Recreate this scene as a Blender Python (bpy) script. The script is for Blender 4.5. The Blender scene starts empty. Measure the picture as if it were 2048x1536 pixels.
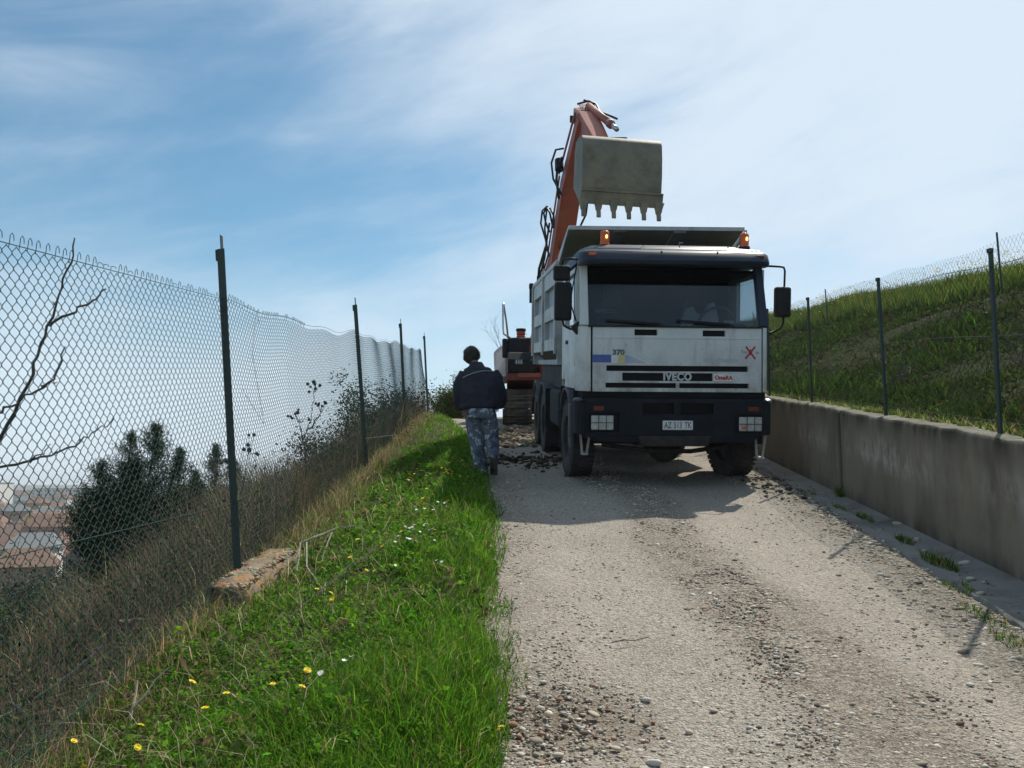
import bpy, bmesh, math, random
import numpy as np
from mathutils import Vector, Matrix, Euler
R_ = math.radians
rng = np.random.default_rng(11); random.seed(5)
scene = bpy.context.scene
C = scene.collection
# ------------------------------------------------------------------ camera
cam_d = bpy.data.cameras.new('camera'); cam = bpy.data.objects.new('camera', cam_d); C.objects.link(cam)
cam.location = (0, 0, 1.55); cam.rotation_euler = (R_(96.5), 0, 0)
cam_d.sensor_width = 36; cam_d.lens = 31.2; cam_d.clip_start = .05; cam_d.clip_end = 12000
scene.camera = cam
# ------------------------------------------------------------------ light
SUN = Vector((1.5, 2.12, 3.35)).normalized()
sun_d = bpy.data.lights.new('sun', 'SUN'); sun_d.energy = 5.0; sun_d.angle = R_(.55); sun_d.color = (1, .95, .86)
sun = bpy.data.objects.new('sun', sun_d); C.objects.link(sun)
sun.rotation_euler = SUN.to_track_quat('Z', 'Y').to_euler(); sun.location = (5, 5, 30)
world = bpy.data.worlds.new('World'); scene.world = world; world.use_nodes = True
def build_sky():
    nt = world.node_tree; N = nt.nodes; L = nt.links; N.clear()
    out = N.new('ShaderNodeOutputWorld'); bg = N.new('ShaderNodeBackground'); bg.inputs[1].default_value = .082
    sky = N.new('ShaderNodeTexSky'); sky.sky_type = 'NISHITA'; sky.sun_disc = False
    sky.sun_elevation = math.asin(SUN.z); sky.sun_rotation = math.atan2(SUN.x, SUN.y)
    sky.air_density = 1.0; sky.dust_density = .2; sky.ozone_density = 1.6; sky.altitude = 100
    tc = N.new('ShaderNodeTexCoord')
    sep = N.new('ShaderNodeSeparateXYZ'); L.new(tc.outputs['Generated'], sep.inputs[0])
    def m(op, a, b=None, c=None):
        n = N.new('ShaderNodeMath'); n.operation = op
        for i, v in enumerate((a, b, c)):
            if v is None: continue
            if isinstance(v, (int, float)): n.inputs[i].default_value = v
            else: L.new(v, n.inputs[i])
        return n.outputs[0]
    def noise(roty, sx, sz, loc, detail, rough, dist):       # streaks drawn out along a slanting direction
        mp = N.new('ShaderNodeMapping'); mp.vector_type = 'TEXTURE'; mp.inputs['Rotation'].default_value = (0, R_(roty), R_(-8)); mp.inputs['Scale'].default_value = (1/sx, 1/sx, 1/sz); mp.inputs['Location'].default_value = (loc, loc*.6, loc*.3)
        L.new(tc.outputs['Generated'], mp.inputs[0])
        n = N.new('ShaderNodeTexNoise'); n.inputs['Scale'].default_value = 1; n.inputs['Detail'].default_value = detail; n.inputs['Roughness'].default_value = rough; n.inputs['Distortion'].default_value = dist
        L.new(mp.outputs[0], n.inputs['Vector']); return n.outputs[0]
    n1 = noise(-24, 1.7, 4.2, 4.4, 5, .55, .4)      # broad cirrus bands
    n2 = noise(-14, 3.6, 15., .7, 8, .62, .5)       # fine streaks
    # a thin veil thickens round the sun
    dot = N.new('ShaderNodeVectorMath'); dot.operation = 'DOT_PRODUCT'; L.new(tc.outputs['Generated'], dot.inputs[0]); dot.inputs[1].default_value = tuple(SUN)
    veil = N.new('ShaderNodeMapRange'); veil.interpolation_type = 'SMOOTHSTEP'; L.new(dot.outputs['Value'], veil.inputs[0])
    veil.inputs[1].default_value = .6; veil.inputs[2].default_value = .9; veil.inputs[3].default_value = 0; veil.inputs[4].default_value = .44
    low = N.new('ShaderNodeMapRange'); low.interpolation_type = 'SMOOTHSTEP'; L.new(sep.outputs[2], low.inputs[0])
    low.inputs[1].default_value = .0; low.inputs[2].default_value = .34; low.inputs[3].default_value = .43; low.inputs[4].default_value = 0
    s = m('ADD', m('ADD', m('MULTIPLY', n1, 1.1), m('MULTIPLY', n2, .62)), m('ADD', veil.outputs[0], low.outputs[0]))
    cov = N.new('ShaderNodeMapRange'); cov.interpolation_type = 'SMOOTHSTEP'; L.new(s, cov.inputs[0])
    cov.inputs[1].default_value = .65; cov.inputs[2].default_value = 1.42; cov.inputs[3].default_value = .02; cov.inputs[4].default_value = .92
    tint = N.new('ShaderNodeMix'); tint.data_type = 'RGBA'; tint.blend_type = 'MULTIPLY'; tint.inputs[0].default_value = 1; L.new(sky.outputs[0], tint.inputs[6]); tint.inputs[7].default_value = (.98, 1.38, 1.36, 1)
    mix = N.new('ShaderNodeMix'); mix.data_type = 'RGBA'
    L.new(cov.outputs[0], mix.inputs[0]); L.new(tint.outputs[2], mix.inputs[6])
    mix.inputs[7].default_value = (9.2, 10.5, 11.8, 1)
    L.new(mix.outputs[2], bg.inputs[0]); L.new(bg.outputs[0], out.inputs[0])
build_sky()
vs = scene.view_settings; vs.view_transform = 'Standard'; vs.look = 'None'; vs.gamma = 1; vs.exposure = 0; vs.use_curve_mapping = False
scene.cycles.use_denoising = True; scene.cycles.max_bounces = 6; scene.cycles.transparent_max_bounces = 12
scene.cycles.diffuse_bounces = 3; scene.cycles.glossy_bounces = 3; scene.cycles.transmission_bounces = 4; scene.cycles.volume_bounces = 0
# ------------------------------------------------------------------ materials
MATS = {}
def nmat(name):
    m = bpy.data.materials.new(name); m.use_nodes = True; N = m.node_tree.nodes; N.clear()
    out = N.new('ShaderNodeOutputMaterial'); MATS[name] = m
    return m, N, m.node_tree.links, out
def pm(name, c1, c2=None, scale=4., rough=.6, bump=0., bscale=None, metal=0., c3=None, s3=1., lo=.38, hi=.62, t3=(.5, .7), spec=.5, stretch=(1, 1, 1), coat=0.):
    m, N, L, out = nmat(name)
    p = N.new('ShaderNodeBsdfPrincipled'); L.new(p.outputs[0], out.inputs[0])
    p.inputs['Roughness'].default_value = rough; p.inputs['Metallic'].default_value = metal; p.inputs['Specular IOR Level'].default_value = spec
    if coat: p.inputs['Coat Weight'].default_value = coat
    if c2 is None and c3 is None and not bump:
        p.inputs['Base Color'].default_value = (*c1, 1); return m
    tc = N.new('ShaderNodeTexCoord'); mp = N.new('ShaderNodeMapping'); mp.inputs['Scale'].default_value = stretch; L.new(tc.outputs['Object'], mp.inputs[0])
    def tex(s, d=6., r=.6):
        n = N.new('ShaderNodeTexNoise'); n.inputs['Scale'].default_value = s; n.inputs['Detail'].default_value = d; n.inputs['Roughness'].default_value = r; L.new(mp.outputs[0], n.inputs['Vector']); return n.outputs[0]
    def ramp(v, a, b):
        r = N.new('ShaderNodeMapRange'); L.new(v, r.inputs[0]); r.inputs[1].default_value = a; r.inputs[2].default_value = b; return r.outputs[0]
    def mixc(f, a, b):
        x = N.new('ShaderNodeMix'); x.data_type = 'RGBA'; L.new(f, x.inputs[0])
        for i, v in ((6, a), (7, b)):
            if isinstance(v, tuple): x.inputs[i].default_value = (*v, 1)
            else: L.new(v, x.inputs[i])
        return x.outputs[2]
    col = c1
    if c2 is not None: col = mixc(ramp(tex(scale), lo, hi), c1, c2)
    if c3 is not None: col = mixc(ramp(tex(s3, 8, .65), *t3), col, c3)
    if isinstance(col, tuple): p.inputs['Base Color'].default_value = (*col, 1)
    else: L.new(col, p.inputs['Base Color'])
    if bump:
        b = N.new('ShaderNodeBump'); b.inputs['Strength'].default_value = bump; b.inputs['Distance'].default_value = .02
        L.new(tex(bscale or scale*4), b.inputs['Height']); L.new(b.outputs[0], p.inputs['Normal'])
    return m
def vegmat(name, trans=.45, rough=.55, tint=(1, 1, 1)):
    m, N, L, out = nmat(name)
    a = N.new('ShaderNodeAttribute'); a.attribute_name = 'Col'
    p = N.new('ShaderNodeBsdfPrincipled'); p.inputs['Roughness'].default_value = rough; p.inputs['Specular IOR Level'].default_value = .25 if rough < .7 else .1; L.new(a.outputs['Color'], p.inputs['Base Color'])
    t = N.new('ShaderNodeBsdfTranslucent')
    g = N.new('ShaderNodeMix'); g.data_type = 'RGBA'; g.blend_type = 'MULTIPLY'; g.inputs[0].default_value = 1; L.new(a.outputs['Color'], g.inputs[6]); g.inputs[7].default_value = (*[x*1.35 for x in tint], 1)
    L.new(g.outputs[2], t.inputs[0])
    x = N.new('ShaderNodeMixShader'); x.inputs[0].default_value = trans; L.new(p.outputs[0], x.inputs[1]); L.new(t.outputs[0], x.inputs[2]); L.new(x.outputs[0], out.inputs[0])
    return m
def glassmat(name, tint, refl=1.):
    m, N, L, out = nmat(name)
    t = N.new('ShaderNodeBsdfTransparent'); t.inputs[0].default_value = (*tint, 1)
    g = N.new('ShaderNodeBsdfGlossy'); g.inputs['Roughness'].default_value = .03; g.inputs[0].default_value = (refl, refl, refl, 1)
    lw = N.new('ShaderNodeLayerWeight'); pw = N.new('ShaderNodeMath'); pw.operation = 'POWER'; L.new(lw.outputs['Facing'], pw.inputs[0]); pw.inputs[1].default_value = 5
    f = N.new('ShaderNodeMath'); f.operation = 'MULTIPLY_ADD'; L.new(pw.outputs[0], f.inputs[0]); f.inputs[1].default_value = .85; f.inputs[2].default_value = .05
    x = N.new('ShaderNodeMixShader'); L.new(f.outputs[0], x.inputs[0]); L.new(t.outputs[0], x.inputs[1]); L.new(g.outputs[0], x.inputs[2]); L.new(x.outputs[0], out.inputs[0])
    return m
def emat(name, col, strength):
    m, N, L, out = nmat(name); e = N.new('ShaderNodeEmission'); e.inputs[0].default_value = (*col, 1); e.inputs[1].default_value = strength; L.new(e.outputs[0], out.inputs[0]); return m
def paintmat(name, c1, c2, dirt, z0, z1, rough=.4, amt=.9, spec=.5):
    # paint with road dirt thrown up from below (object z) and fine scratches
    m, N, L, out = nmat(name); p = N.new('ShaderNodeBsdfPrincipled'); L.new(p.outputs[0], out.inputs[0]); p.inputs['Specular IOR Level'].default_value = spec
    tc = N.new('ShaderNodeTexCoord'); sp = N.new('ShaderNodeSeparateXYZ'); L.new(tc.outputs['Object'], sp.inputs[0])
    def noise(s_, st=(1, 1, 1), d=7, r=.62):
        mp = N.new('ShaderNodeMapping'); mp.inputs['Scale'].default_value = st; L.new(tc.outputs['Object'], mp.inputs[0]); n = N.new('ShaderNodeTexNoise'); n.inputs['Scale'].default_value = s_; n.inputs['Detail'].default_value = d; n.inputs['Roughness'].default_value = r; L.new(mp.outputs[0], n.inputs['Vector']); return n.outputs[0]
    def rmp(v, a, b, c=0., d=1.):
        r = N.new('ShaderNodeMapRange'); L.new(v, r.inputs[0])
        for i_, q in enumerate((a, b, c, d)): r.inputs[i_+1].default_value = q
        return r.outputs[0]
    def mx(f, a, b):
        x = N.new('ShaderNodeMix'); x.data_type = 'RGBA'; L.new(f, x.inputs[0])
        for i_, v in ((6, a), (7, b)):
            if isinstance(v, tuple): x.inputs[i_].default_value = (*v, 1)
            else: L.new(v, x.inputs[i_])
        return x.outputs[2]
    def mul(a, b):
        x = N.new('ShaderNodeMath'); x.operation = 'MULTIPLY'; L.new(a, x.inputs[0]); L.new(b, x.inputs[1]); return x.outputs[0]
    c = mx(rmp(noise(1.8), .35, .65), c1, c2)
    c = mx(rmp(noise(9, (1, 1, .16), 8), .54, .74, 0, .55), c, dirt)                                   # rain streaks
    c = mx(mul(rmp(sp.outputs[2], z0, z1, amt, 0.), rmp(noise(4.5, (1, 1, .7), 9, .7), .36, .62)), c, dirt)  # spray from the road
    c = mx(rmp(noise(38, (1, 1, 1), 3), .66, .72, 0, .7), c, tuple(q*.35 for q in dirt))                # chips and specks
    L.new(c, p.inputs['Base Color']); L.new(rmp(noise(6), .35, .65, rough*.8, min(1, rough*1.6)), p.inputs['Roughness'])
    b = N.new('ShaderNodeBump'); b.inputs['Strength'].default_value = .06; b.inputs['Distance'].default_value = .02; L.new(noise(3), b.inputs['Height']); L.new(b.outputs[0], p.inputs['Normal'])
    return m
white = paintmat('truck_white', (.62, .65, .65), (.54, .57, .57), (.25, .22, .17), 1.1, 1.85)
navy = pm('truck_navy', (.014, .024, .042), (.02, .03, .05), 3, .42, c3=(.05, .047, .042), s3=5, t3=(.6, .85), spec=.35)
bumper_m = pm('bumper_dark', (.009, .012, .018), (.014, .017, .022), 4, .75, .05, 60, c3=(.04, .036, .03), s3=4, t3=(.6, .85), spec=.25)
black = pm('black_plastic', (.008, .008, .01), (.014, .014, .016), 8, .6, spec=.3)
deep = pm('deep_black', (.004, .004, .005), rough=.9)
rubber = pm('tyre_rubber', (.02, .02, .021), (.05, .047, .043), 5, .85, .15, 40, c3=(.08, .07, .06), s3=3, t3=(.52, .8))
rimm = pm('rim_grey', (.16, .165, .17), (.09, .085, .08), 6, .55, metal=.3)
bodysteel = pm('tipper_steel', (.47, .5, .5), (.38, .41, .42), 2.5, .5, .03, 20, c3=(.2, .185, .16), s3=3, t3=(.52, .75))
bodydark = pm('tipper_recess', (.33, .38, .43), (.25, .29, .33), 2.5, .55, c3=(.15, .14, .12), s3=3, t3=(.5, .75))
mudg = pm('mudguard', (.07, .09, .12), (.05, .06, .075), 4, .6, c3=(.16, .14, .12), s3=3, t3=(.5, .75))
chassis = pm('chassis', (.015, .014, .014), (.04, .033, .027), 6, .8, .1, 30)
canopy_m = pm('canopy_olive', (.45, .47, .37), (.36, .38, .29), 2.5, .6, c3=(.2, .16, .11), s3=4, t3=(.58, .8))
glass = glassmat('windscreen_glass', (.6, .67, .7), .8); sglass = glassmat('side_glass', (.95, .97, .98))
grey_letter = pm('letter_grey', (.52, .54, .54), rough=.4); dark_letter = pm('letter_dark', (.1, .12, .13), rough=.5)
faint_letter = pm('letter_faint', (.43, .46, .47), rough=.5)
red_m = pm('emblem_red', (.42, .02, .02), rough=.45); blue_m = pm('stripe_blue', (.05, .1, .35), (.07, .12, .33), 6, .45)
pale_blue_m = pm('stripe_pale', (.3, .35, .52), (.38, .42, .54), 6, .5); yellow_m = pm('stripe_yellow', (.55, .47, .22), (.6, .53, .3), 6, .5)
plate_m = pm('plate_white', (.72, .73, .72), (.62, .62, .6), 10, .4)
lens_m = pm('lamp_lens', (.5, .5, .46), (.35, .35, .33), 14, .15, .25, 60, spec=.8)
amber = pm('amber_lens', (.62, .1, .012), rough=.25); amber_dk = pm('amber_dark', (.16, .03, .01), rough=.3)
bulb_m = emat('beacon_bulb', (1, .5, .1), 6.)
chrome = pm('bare_metal', (.55, .56, .56), (.4, .4, .38), 8, .3, metal=.85)
strapm = pm('strap_light', (.42, .42, .38), (.3, .28, .24), 10, .6)
seatm = pm('seat_fabric', (.018, .02, .026), (.03, .032, .036), 20, .9); shirtm = pm('seat_cover_white', (.6, .62, .63), (.5, .52, .54), 8, .85)
dashm = pm('dashboard', (.02, .022, .025), rough=.7); paperm = pm('paper', (.5, .55, .5), (.4, .46, .42), 12, .7)
orange = pm('excavator_orange', (.36, .07, .028), (.28, .052, .024), 3, .45, .03, 20, c3=(.22, .12, .075), s3=4, t3=(.54, .78))
orange_pale = pm('excavator_orange_faded', (.36, .13, .09), (.28, .1, .07), 3, .5, c3=(.2, .13, .1), s3=4, t3=(.55, .8))
pinkish = pm('hood_pale', (.55, .46, .44), (.45, .37, .35), 3, .5, c3=(.3, .22, .18), s3=4, t3=(.58, .8))
bucketm = pm('bucket_steel', (.2, .175, .115), (.14, .13, .098), 2.6, .55, .12, 14, metal=.12, c3=(.12, .098, .06), s3=3.4, t3=(.47, .66))
muddy = pm('track_mud', (.13, .1, .065), (.055, .048, .04), 7, .85, .4, 20)
hosem = pm('hose', (.012, .013, .014), rough=.5)
fgreen = pm('fence_green', (.012, .036, .028), (.02, .03, .026), 9, .5, .1, 60, c3=(.055, .045, .035), s3=12, t3=(.58, .75))
wirem = pm('wire_green', (.018, .06, .056), (.035, .065, .062), 18, .7, spec=.12)
wire_grey = pm('wire_grey', (.075, .08, .078), (.04, .045, .042), 18, .7, spec=.15)
steelwire = pm('steel_wire', (.3, .3, .28), (.2, .17, .13), 14, .5, metal=.6)
bark = pm('bark_dark', (.045, .038, .034), (.085, .075, .068), 30, .85, .3, 80)
barkpale = pm('bark_pale', (.36, .32, .26), (.24, .2, .15), 25, .85)
blades = vegmat('blade', .45, .75); bank_m = vegmat('bank_blade', .4, .95); leafm = vegmat('leaf', .35); strawm = vegmat('straw', .2, .8); everm = vegmat('evergreen', .12, .7)
# ------------------------------------------------------------------ object helpers
def link(o, parent=None):
    C.objects.link(o)
    if parent is not None: o.parent = parent
    return o
def tag(o, label=None, cat=None, group=None, kind=None):
    if label: o['label'] = label
    if cat: o['category'] = cat
    if group: o['group'] = group
    if kind: o['kind'] = kind
    return o
def thing(name, label, cat, loc=(0, 0, 0), rot=(0, 0, 0), group=None):
    o = bpy.data.objects.new(name, None); o.empty_display_size = .2; o.location = loc; o.rotation_euler = rot
    link(o); return tag(o, label, cat, group)
def ortho(d):
    d = Vector(d).normalized(); a = Vector((0, 0, 1)) if abs(d.z) < .9 else Vector((1, 0, 0))
    s = d.cross(a).normalized(); return s, s.cross(d).normalized()
class MB:
    def __init__(s): s.v = []; s.f = []; s.m = []
    def add(s, v, f, mi=0):
        o = len(s.v); s.v += [tuple(p) for p in v]; s.f += [tuple(i+o for i in q) for q in f]; s.m += [mi]*len(f); return s
    def box(s, x0, x1, y0, y1, z0, z1, mi=0, M=None):
        v = [(x0,y0,z0),(x1,y0,z0),(x1,y1,z0),(x0,y1,z0),(x0,y0,z1),(x1,y0,z1),(x1,y1,z1),(x0,y1,z1)]
        if M is not None: v = [M @ Vector(p) for p in v]
        return s.add(v, [(0,3,2,1),(4,5,6,7),(0,1,5,4),(1,2,6,5),(2,3,7,6),(3,0,4,7)], mi)
    def hexa(s, a, b, mi=0):                                # two quads, a below / b above, same winding
        return s.add(list(a)+list(b), [(3,2,1,0),(4,5,6,7),(0,1,5,4),(1,2,6,5),(2,3,7,6),(3,0,4,7)], mi)
    def prism(s, pts, d, mi=0):
        n = len(pts); pts = [Vector(p) for p in pts]; d = Vector(d)
        v = pts+[p+d for p in pts]
        return s.add(v, [tuple(range(n-1, -1, -1)), tuple(range(n, 2*n))]+[(i, (i+1) % n, n+(i+1) % n, n+i) for i in range(n)], mi)
    def loft(s, rings, mi=0, cap=True):
        n = len(rings[0]); v = [p for r in rings for p in r]; f = []
        for k in range(len(rings)-1):
            for i in range(n): f.append((k*n+i, k*n+(i+1) % n, (k+1)*n+(i+1) % n, (k+1)*n+i))
        if cap: f += [tuple(range(n-1, -1, -1)), tuple(range((len(rings)-1)*n, len(rings)*n))]
        return s.add(v, f, mi)
    def tube(s, pts, r, n=8, mi=0, cap=True):
        pts = [Vector(p) for p in pts]; m = len(pts); rs = r if isinstance(r, (list, tuple)) else [r]*m; rings = []; pa = None
        for i in range(m):
            d = (pts[min(i+1, m-1)]-pts[max(i-1, 0)]).normalized()
            if pa is None: pa, pb = ortho(d)
            else:
                pa = (pa-d*pa.dot(d)).normalized(); pb = pa.cross(d)
            rings.append([pts[i]+(pa*math.cos(2*math.pi*k/n)+pb*math.sin(2*math.pi*k/n))*rs[i] for k in range(n)])
        return s.loft(rings, mi, cap)
    def bar(s, a, b, w, h, up=(0, 0, 1), mi=0):              # rectangular bar from a to b
        a, b, up = Vector(a), Vector(b), Vector(up); d = (b-a).normalized(); x = d.cross(up).normalized()*w/2; u = x.cross(d).normalized()*h/2
        return s.loft([[p-x-u, p+x-u, p+x+u, p-x+u] for p in (a, b)], mi)
    def sweep(s, secs, mi=0):                                # secs: (point, width, height, along) rectangular sections, width along x
        rings = []
        for p, w, h, d in secs:
            p = Vector(p); d = Vector(d).normalized(); x = Vector((1, 0, 0)); x = (x-d*x.dot(d)).normalized(); u = x.cross(d).normalized()
            rings.append([p-x*w/2-u*h/2, p+x*w/2-u*h/2, p+x*w/2+u*h/2, p-x*w/2+u*h/2])
        return s.loft(rings, mi)
    def lathe(s, prof, c, axis, n=32, mi=0):                 # prof: (along axis, radius)
        c = Vector(c); ax = Vector(axis).normalized(); a, b = ortho(ax)
        rings = [[c+ax*h+(a*math.cos(2*math.pi*k/n)+b*math.sin(2*math.pi*k/n))*r for k in range(n)] for h, r in prof]
        return s.loft(rings, mi)
    def ball(s, c, r, n=10, mi=0, sc=(1, 1, 1)):
        c = Vector(c); rings = []
        for i in range(n+1):
            t = math.pi*(i+.02)/(n+.04)
            rings.append([c+Vector((math.sin(t)*math.cos(2*math.pi*k/(2*n))*r*sc[0], math.sin(t)*math.sin(2*math.pi*k/(2*n))*r*sc[1], -math.cos(t)*r*sc[2])) for k in range(2*n)])
        return s.loft(rings, mi)
    def holed(s, O, U, V, N, u0, u1, v0, v1, holes, th=.04, mi=0, mh=None, back=True):
        # a sheet in the plane O+u*U+v*V whose rectangular holes are sunk along N: (u0,u1,v0,v1,depth) ; depth None = cut through
        O, U, V, N = Vector(O), Vector(U), Vector(V), Vector(N); mh = mi if mh is None else mh
        us = sorted({u0, u1, *[h[i] for h in holes for i in (0, 1)]}); vs_ = sorted({v0, v1, *[h[i] for h in holes for i in (2, 3)]})
        def dep(i, j):
            if i < 0 or j < 0 or i >= len(us)-1 or j >= len(vs_)-1: return 'x'
            cu, cv = (us[i]+us[i+1])/2, (vs_[j]+vs_[j+1])/2
            for h in holes:
                if h[0] < cu < h[1] and h[2] < cv < h[3]: return h[4]
            return 0
        P = lambda u, v, d: O+U*u+V*v+N*d
        for i in range(len(us)-1):
            for j in range(len(vs_)-1):
                d = dep(i, j); a, b, c, e = us[i], us[i+1], vs_[j], vs_[j+1]
                if d is None: continue
                s.add([P(a,c,d), P(b,c,d), P(b,e,d), P(a,e,d)], [(0,1,2,3)], mi if d == 0 else mh)
                if back and d == 0: s.add([P(a,c,th), P(b,c,th), P(b,e,th), P(a,e,th)], [(3,2,1,0)], mi)
                for di, dj, p, q in ((-1,0,(a,c),(a,e)), (1,0,(b,c),(b,e)), (0,-1,(a,c),(b,c)), (0,1,(a,e),(b,e))):
                    o = dep(i+di, j+dj); o = th if o in ('x', None) else o
                    if o > d: s.add([P(*p, d), P(*q, d), P(*q, o), P(*p, o)], [(0,1,2,3)], mi)
        return s
    def build(s, name, mat, parent=None, smooth=False, bevel=0., seg=2, auto=None):
        me = bpy.data.meshes.new(name); me.from_pydata(s.v, [], s.f)
        for m in (mat if isinstance(mat, (list, tuple)) else [mat]): me.materials.append(m)
        if isinstance(mat, (list, tuple)): me.polygons.foreach_set('material_index', s.m)
        if smooth: me.polygons.foreach_set('use_smooth', [True]*len(me.polygons))
        me.update()
        bm = bmesh.new(); bm.from_mesh(me)
        if bevel: bmesh.ops.remove_doubles(bm, verts=bm.verts, dist=1e-5)
        bmesh.ops.recalc_face_normals(bm, faces=bm.faces); bm.to_mesh(me); bm.free()
        o = bpy.data.objects.new(name, me); link(o, parent)
        if bevel:
            b = o.modifiers.new('bevel', 'BEVEL'); b.width = bevel; b.segments = seg; b.limit_method = 'ANGLE'; b.angle_limit = R_(40)
        if auto:
            me.polygons.foreach_set('use_smooth', [True]*len(me.polygons))
            me.set_sharp_from_angle(angle=R_(auto))
        return o
def npmesh(name, V, F, mat, parent=None, smooth=False, col=None):
    # V (n,3); F list of index arrays (k,3) or (k,4); col (n,3)
    me = bpy.data.meshes.new(name); V = np.asarray(V, np.float32); me.vertices.add(len(V)); me.vertices.foreach_set('co', V.ravel())
    F = [np.asarray(f, np.int32) for f in F if len(f)]
    tot = np.concatenate([np.full(len(f), f.shape[1], np.int32) for f in F]); idx = np.concatenate([f.ravel() for f in F])
    me.loops.add(len(idx)); me.loops.foreach_set('vertex_index', idx)
    me.polygons.add(len(tot)); st = np.concatenate([[0], np.cumsum(tot)[:-1]]).astype(np.int32)
    me.polygons.foreach_set('loop_start', st); me.polygons.foreach_set('loop_total', tot)
    if smooth: me.polygons.foreach_set('use_smooth', np.ones(len(tot), bool))
    if col is not None:
        a = me.color_attributes.new('Col', 'FLOAT_COLOR', 'POINT'); a.data.foreach_set('color', np.c_[np.clip(col, 0, 1), np.ones(len(V))].astype(np.float32).ravel())
    for m in (mat if isinstance(mat, (list, tuple)) else [mat]): me.materials.append(m)
    me.update(calc_edges=True); me.validate()
    o = bpy.data.objects.new(name, me); return link(o, parent)
def tubes(P, r, k=3):
    # P (n,m,3) polylines -> verts, quads
    P = np.asarray(P, float); n, m, _ = P.shape; T = np.gradient(P, axis=1); T /= np.linalg.norm(T, axis=2, keepdims=True)+1e-9
    ref = np.where(np.abs(T[..., 2:3]) < .8, np.array([0, 0, 1.]), np.array([0, 1., 0])); A = np.cross(T, ref); A /= np.linalg.norm(A, axis=2, keepdims=True)+1e-9; B = np.cross(A, T)
    r = np.broadcast_to(np.asarray(r, float), (n, m)) if np.ndim(r) < 2 or np.shape(r) == (n, m) else r
    ang = np.arange(k)*2*np.pi/k
    V = P[:, :, None]+r[..., None, None]*(A[:, :, None]*np.cos(ang)[:, None]+B[:, :, None]*np.sin(ang)[:, None])
    I = np.arange(n*m*k).reshape(n, m, k); J = np.roll(I, -1, 2)
    F = np.stack([I[:, :-1], J[:, :-1], J[:, 1:], I[:, 1:]], -1).reshape(-1, 4)
    return V.reshape(-1, 3), F
def wig(x, y, s, seed=0, oct=3):
    g = np.random.default_rng(seed+91); o = 0; a = 1.; t = 0
    for k in range(oct):
        for j in range(3):
            th, ph = g.uniform(0, 6.28, 2); f = s*(2.1**k)*g.uniform(.7, 1.3)
            o = o+a*np.sin((x*np.cos(th)+y*np.sin(th))*f+ph)
        t += a*3; a *= .55
    return o/t*1.6
def blade_mesh(root, hgt, wid, lean, az, col, tipcol=None, curve=.5):
    # curved grass blades, 5 verts each
    n = len(root); d = np.stack([np.cos(az), np.sin(az), np.zeros(n)], 1); s = np.stack([-np.sin(az), np.cos(az), np.zeros(n)], 1)
    tw = rng.uniform(-1.2, 1.2, n); s = s*np.cos(tw)[:, None]+d*np.sin(tw)[:, None]
    up = np.array([0, 0, 1.]); L = lean[:, None]; H = hgt[:, None]; W = wid[:, None]
    m = root+up*H*.55+d*H*L*.35; t = root+up*H*(1-.25*L)+d*H*L*(1+curve*.3)
    V = np.stack([root-s*W*.5, root+s*W*.5, m+s*W*.42, m-s*W*.42, t], 1).reshape(-1, 3)
    b = np.arange(n)*5
    q = np.stack([b, b+1, b+2, b+3], 1); tr = np.stack([b+3, b+2, b+4], 1)
    tc = col if tipcol is None else tipcol
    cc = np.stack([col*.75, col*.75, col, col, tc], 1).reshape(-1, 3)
    return V, q, tr, cc
def leaf_mesh(cen, size, col, flat=.5, asp=.5):
    n = len(cen); a = rng.normal(size=(n, 3)); a[:, 2] *= flat; a /= np.linalg.norm(a, axis=1, keepdims=True)+1e-9
    b = rng.normal(size=(n, 3)); b[:, 2] *= flat; b -= a*(a*b).sum(1, keepdims=True); b /= np.linalg.norm(b, axis=1, keepdims=True)+1e-9
    nn = np.cross(a, b); S = size[:, None]
    V = np.stack([cen-a*S*.5, cen+b*S*.5*asp+nn*S*.06, cen+a*S*.5, cen-b*S*.5*asp+nn*S*.06], 1).reshape(-1, 3)
    i = np.arange(n)*4
    return V, np.concatenate([np.stack([i, i+1, i+2], 1), np.stack([i, i+2, i+3], 1)]), np.repeat(col, 4, 0)
def vary(base, n, amt=.25, hue=.12):
    c = np.array(base)[None, :]*(1+rng.normal(0, amt, (n, 1)))*(1+rng.normal(0, hue, (n, 3))); return np.clip(c, .004, .9)
def text(name, body, size, mat, parent, loc, rot=(R_(90), 0, 0), ext=.003, off=0., sx=1., shear=0., align='CENTER', space=1.):
    cu = bpy.data.curves.new(name, 'FONT'); cu.body = body; cu.size = size; cu.extrude = ext; cu.offset = off; cu.align_x = align; cu.align_y = 'CENTER'; cu.shear = shear; cu.resolution_u = 3; cu.space_character = space
    t = bpy.data.objects.new('tmp', cu); C.objects.link(t); bpy.context.view_layer.update()
    me = bpy.data.meshes.new_from_object(t.evaluated_get(bpy.context.evaluated_depsgraph_get())); bpy.data.objects.remove(t)
    me.materials.clear(); me.materials.append(mat); me.name = name
    o = bpy.data.objects.new(name, me); link(o, parent); o.location = loc; o.rotation_euler = rot; o.scale = (sx, 1, 1); return o
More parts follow.
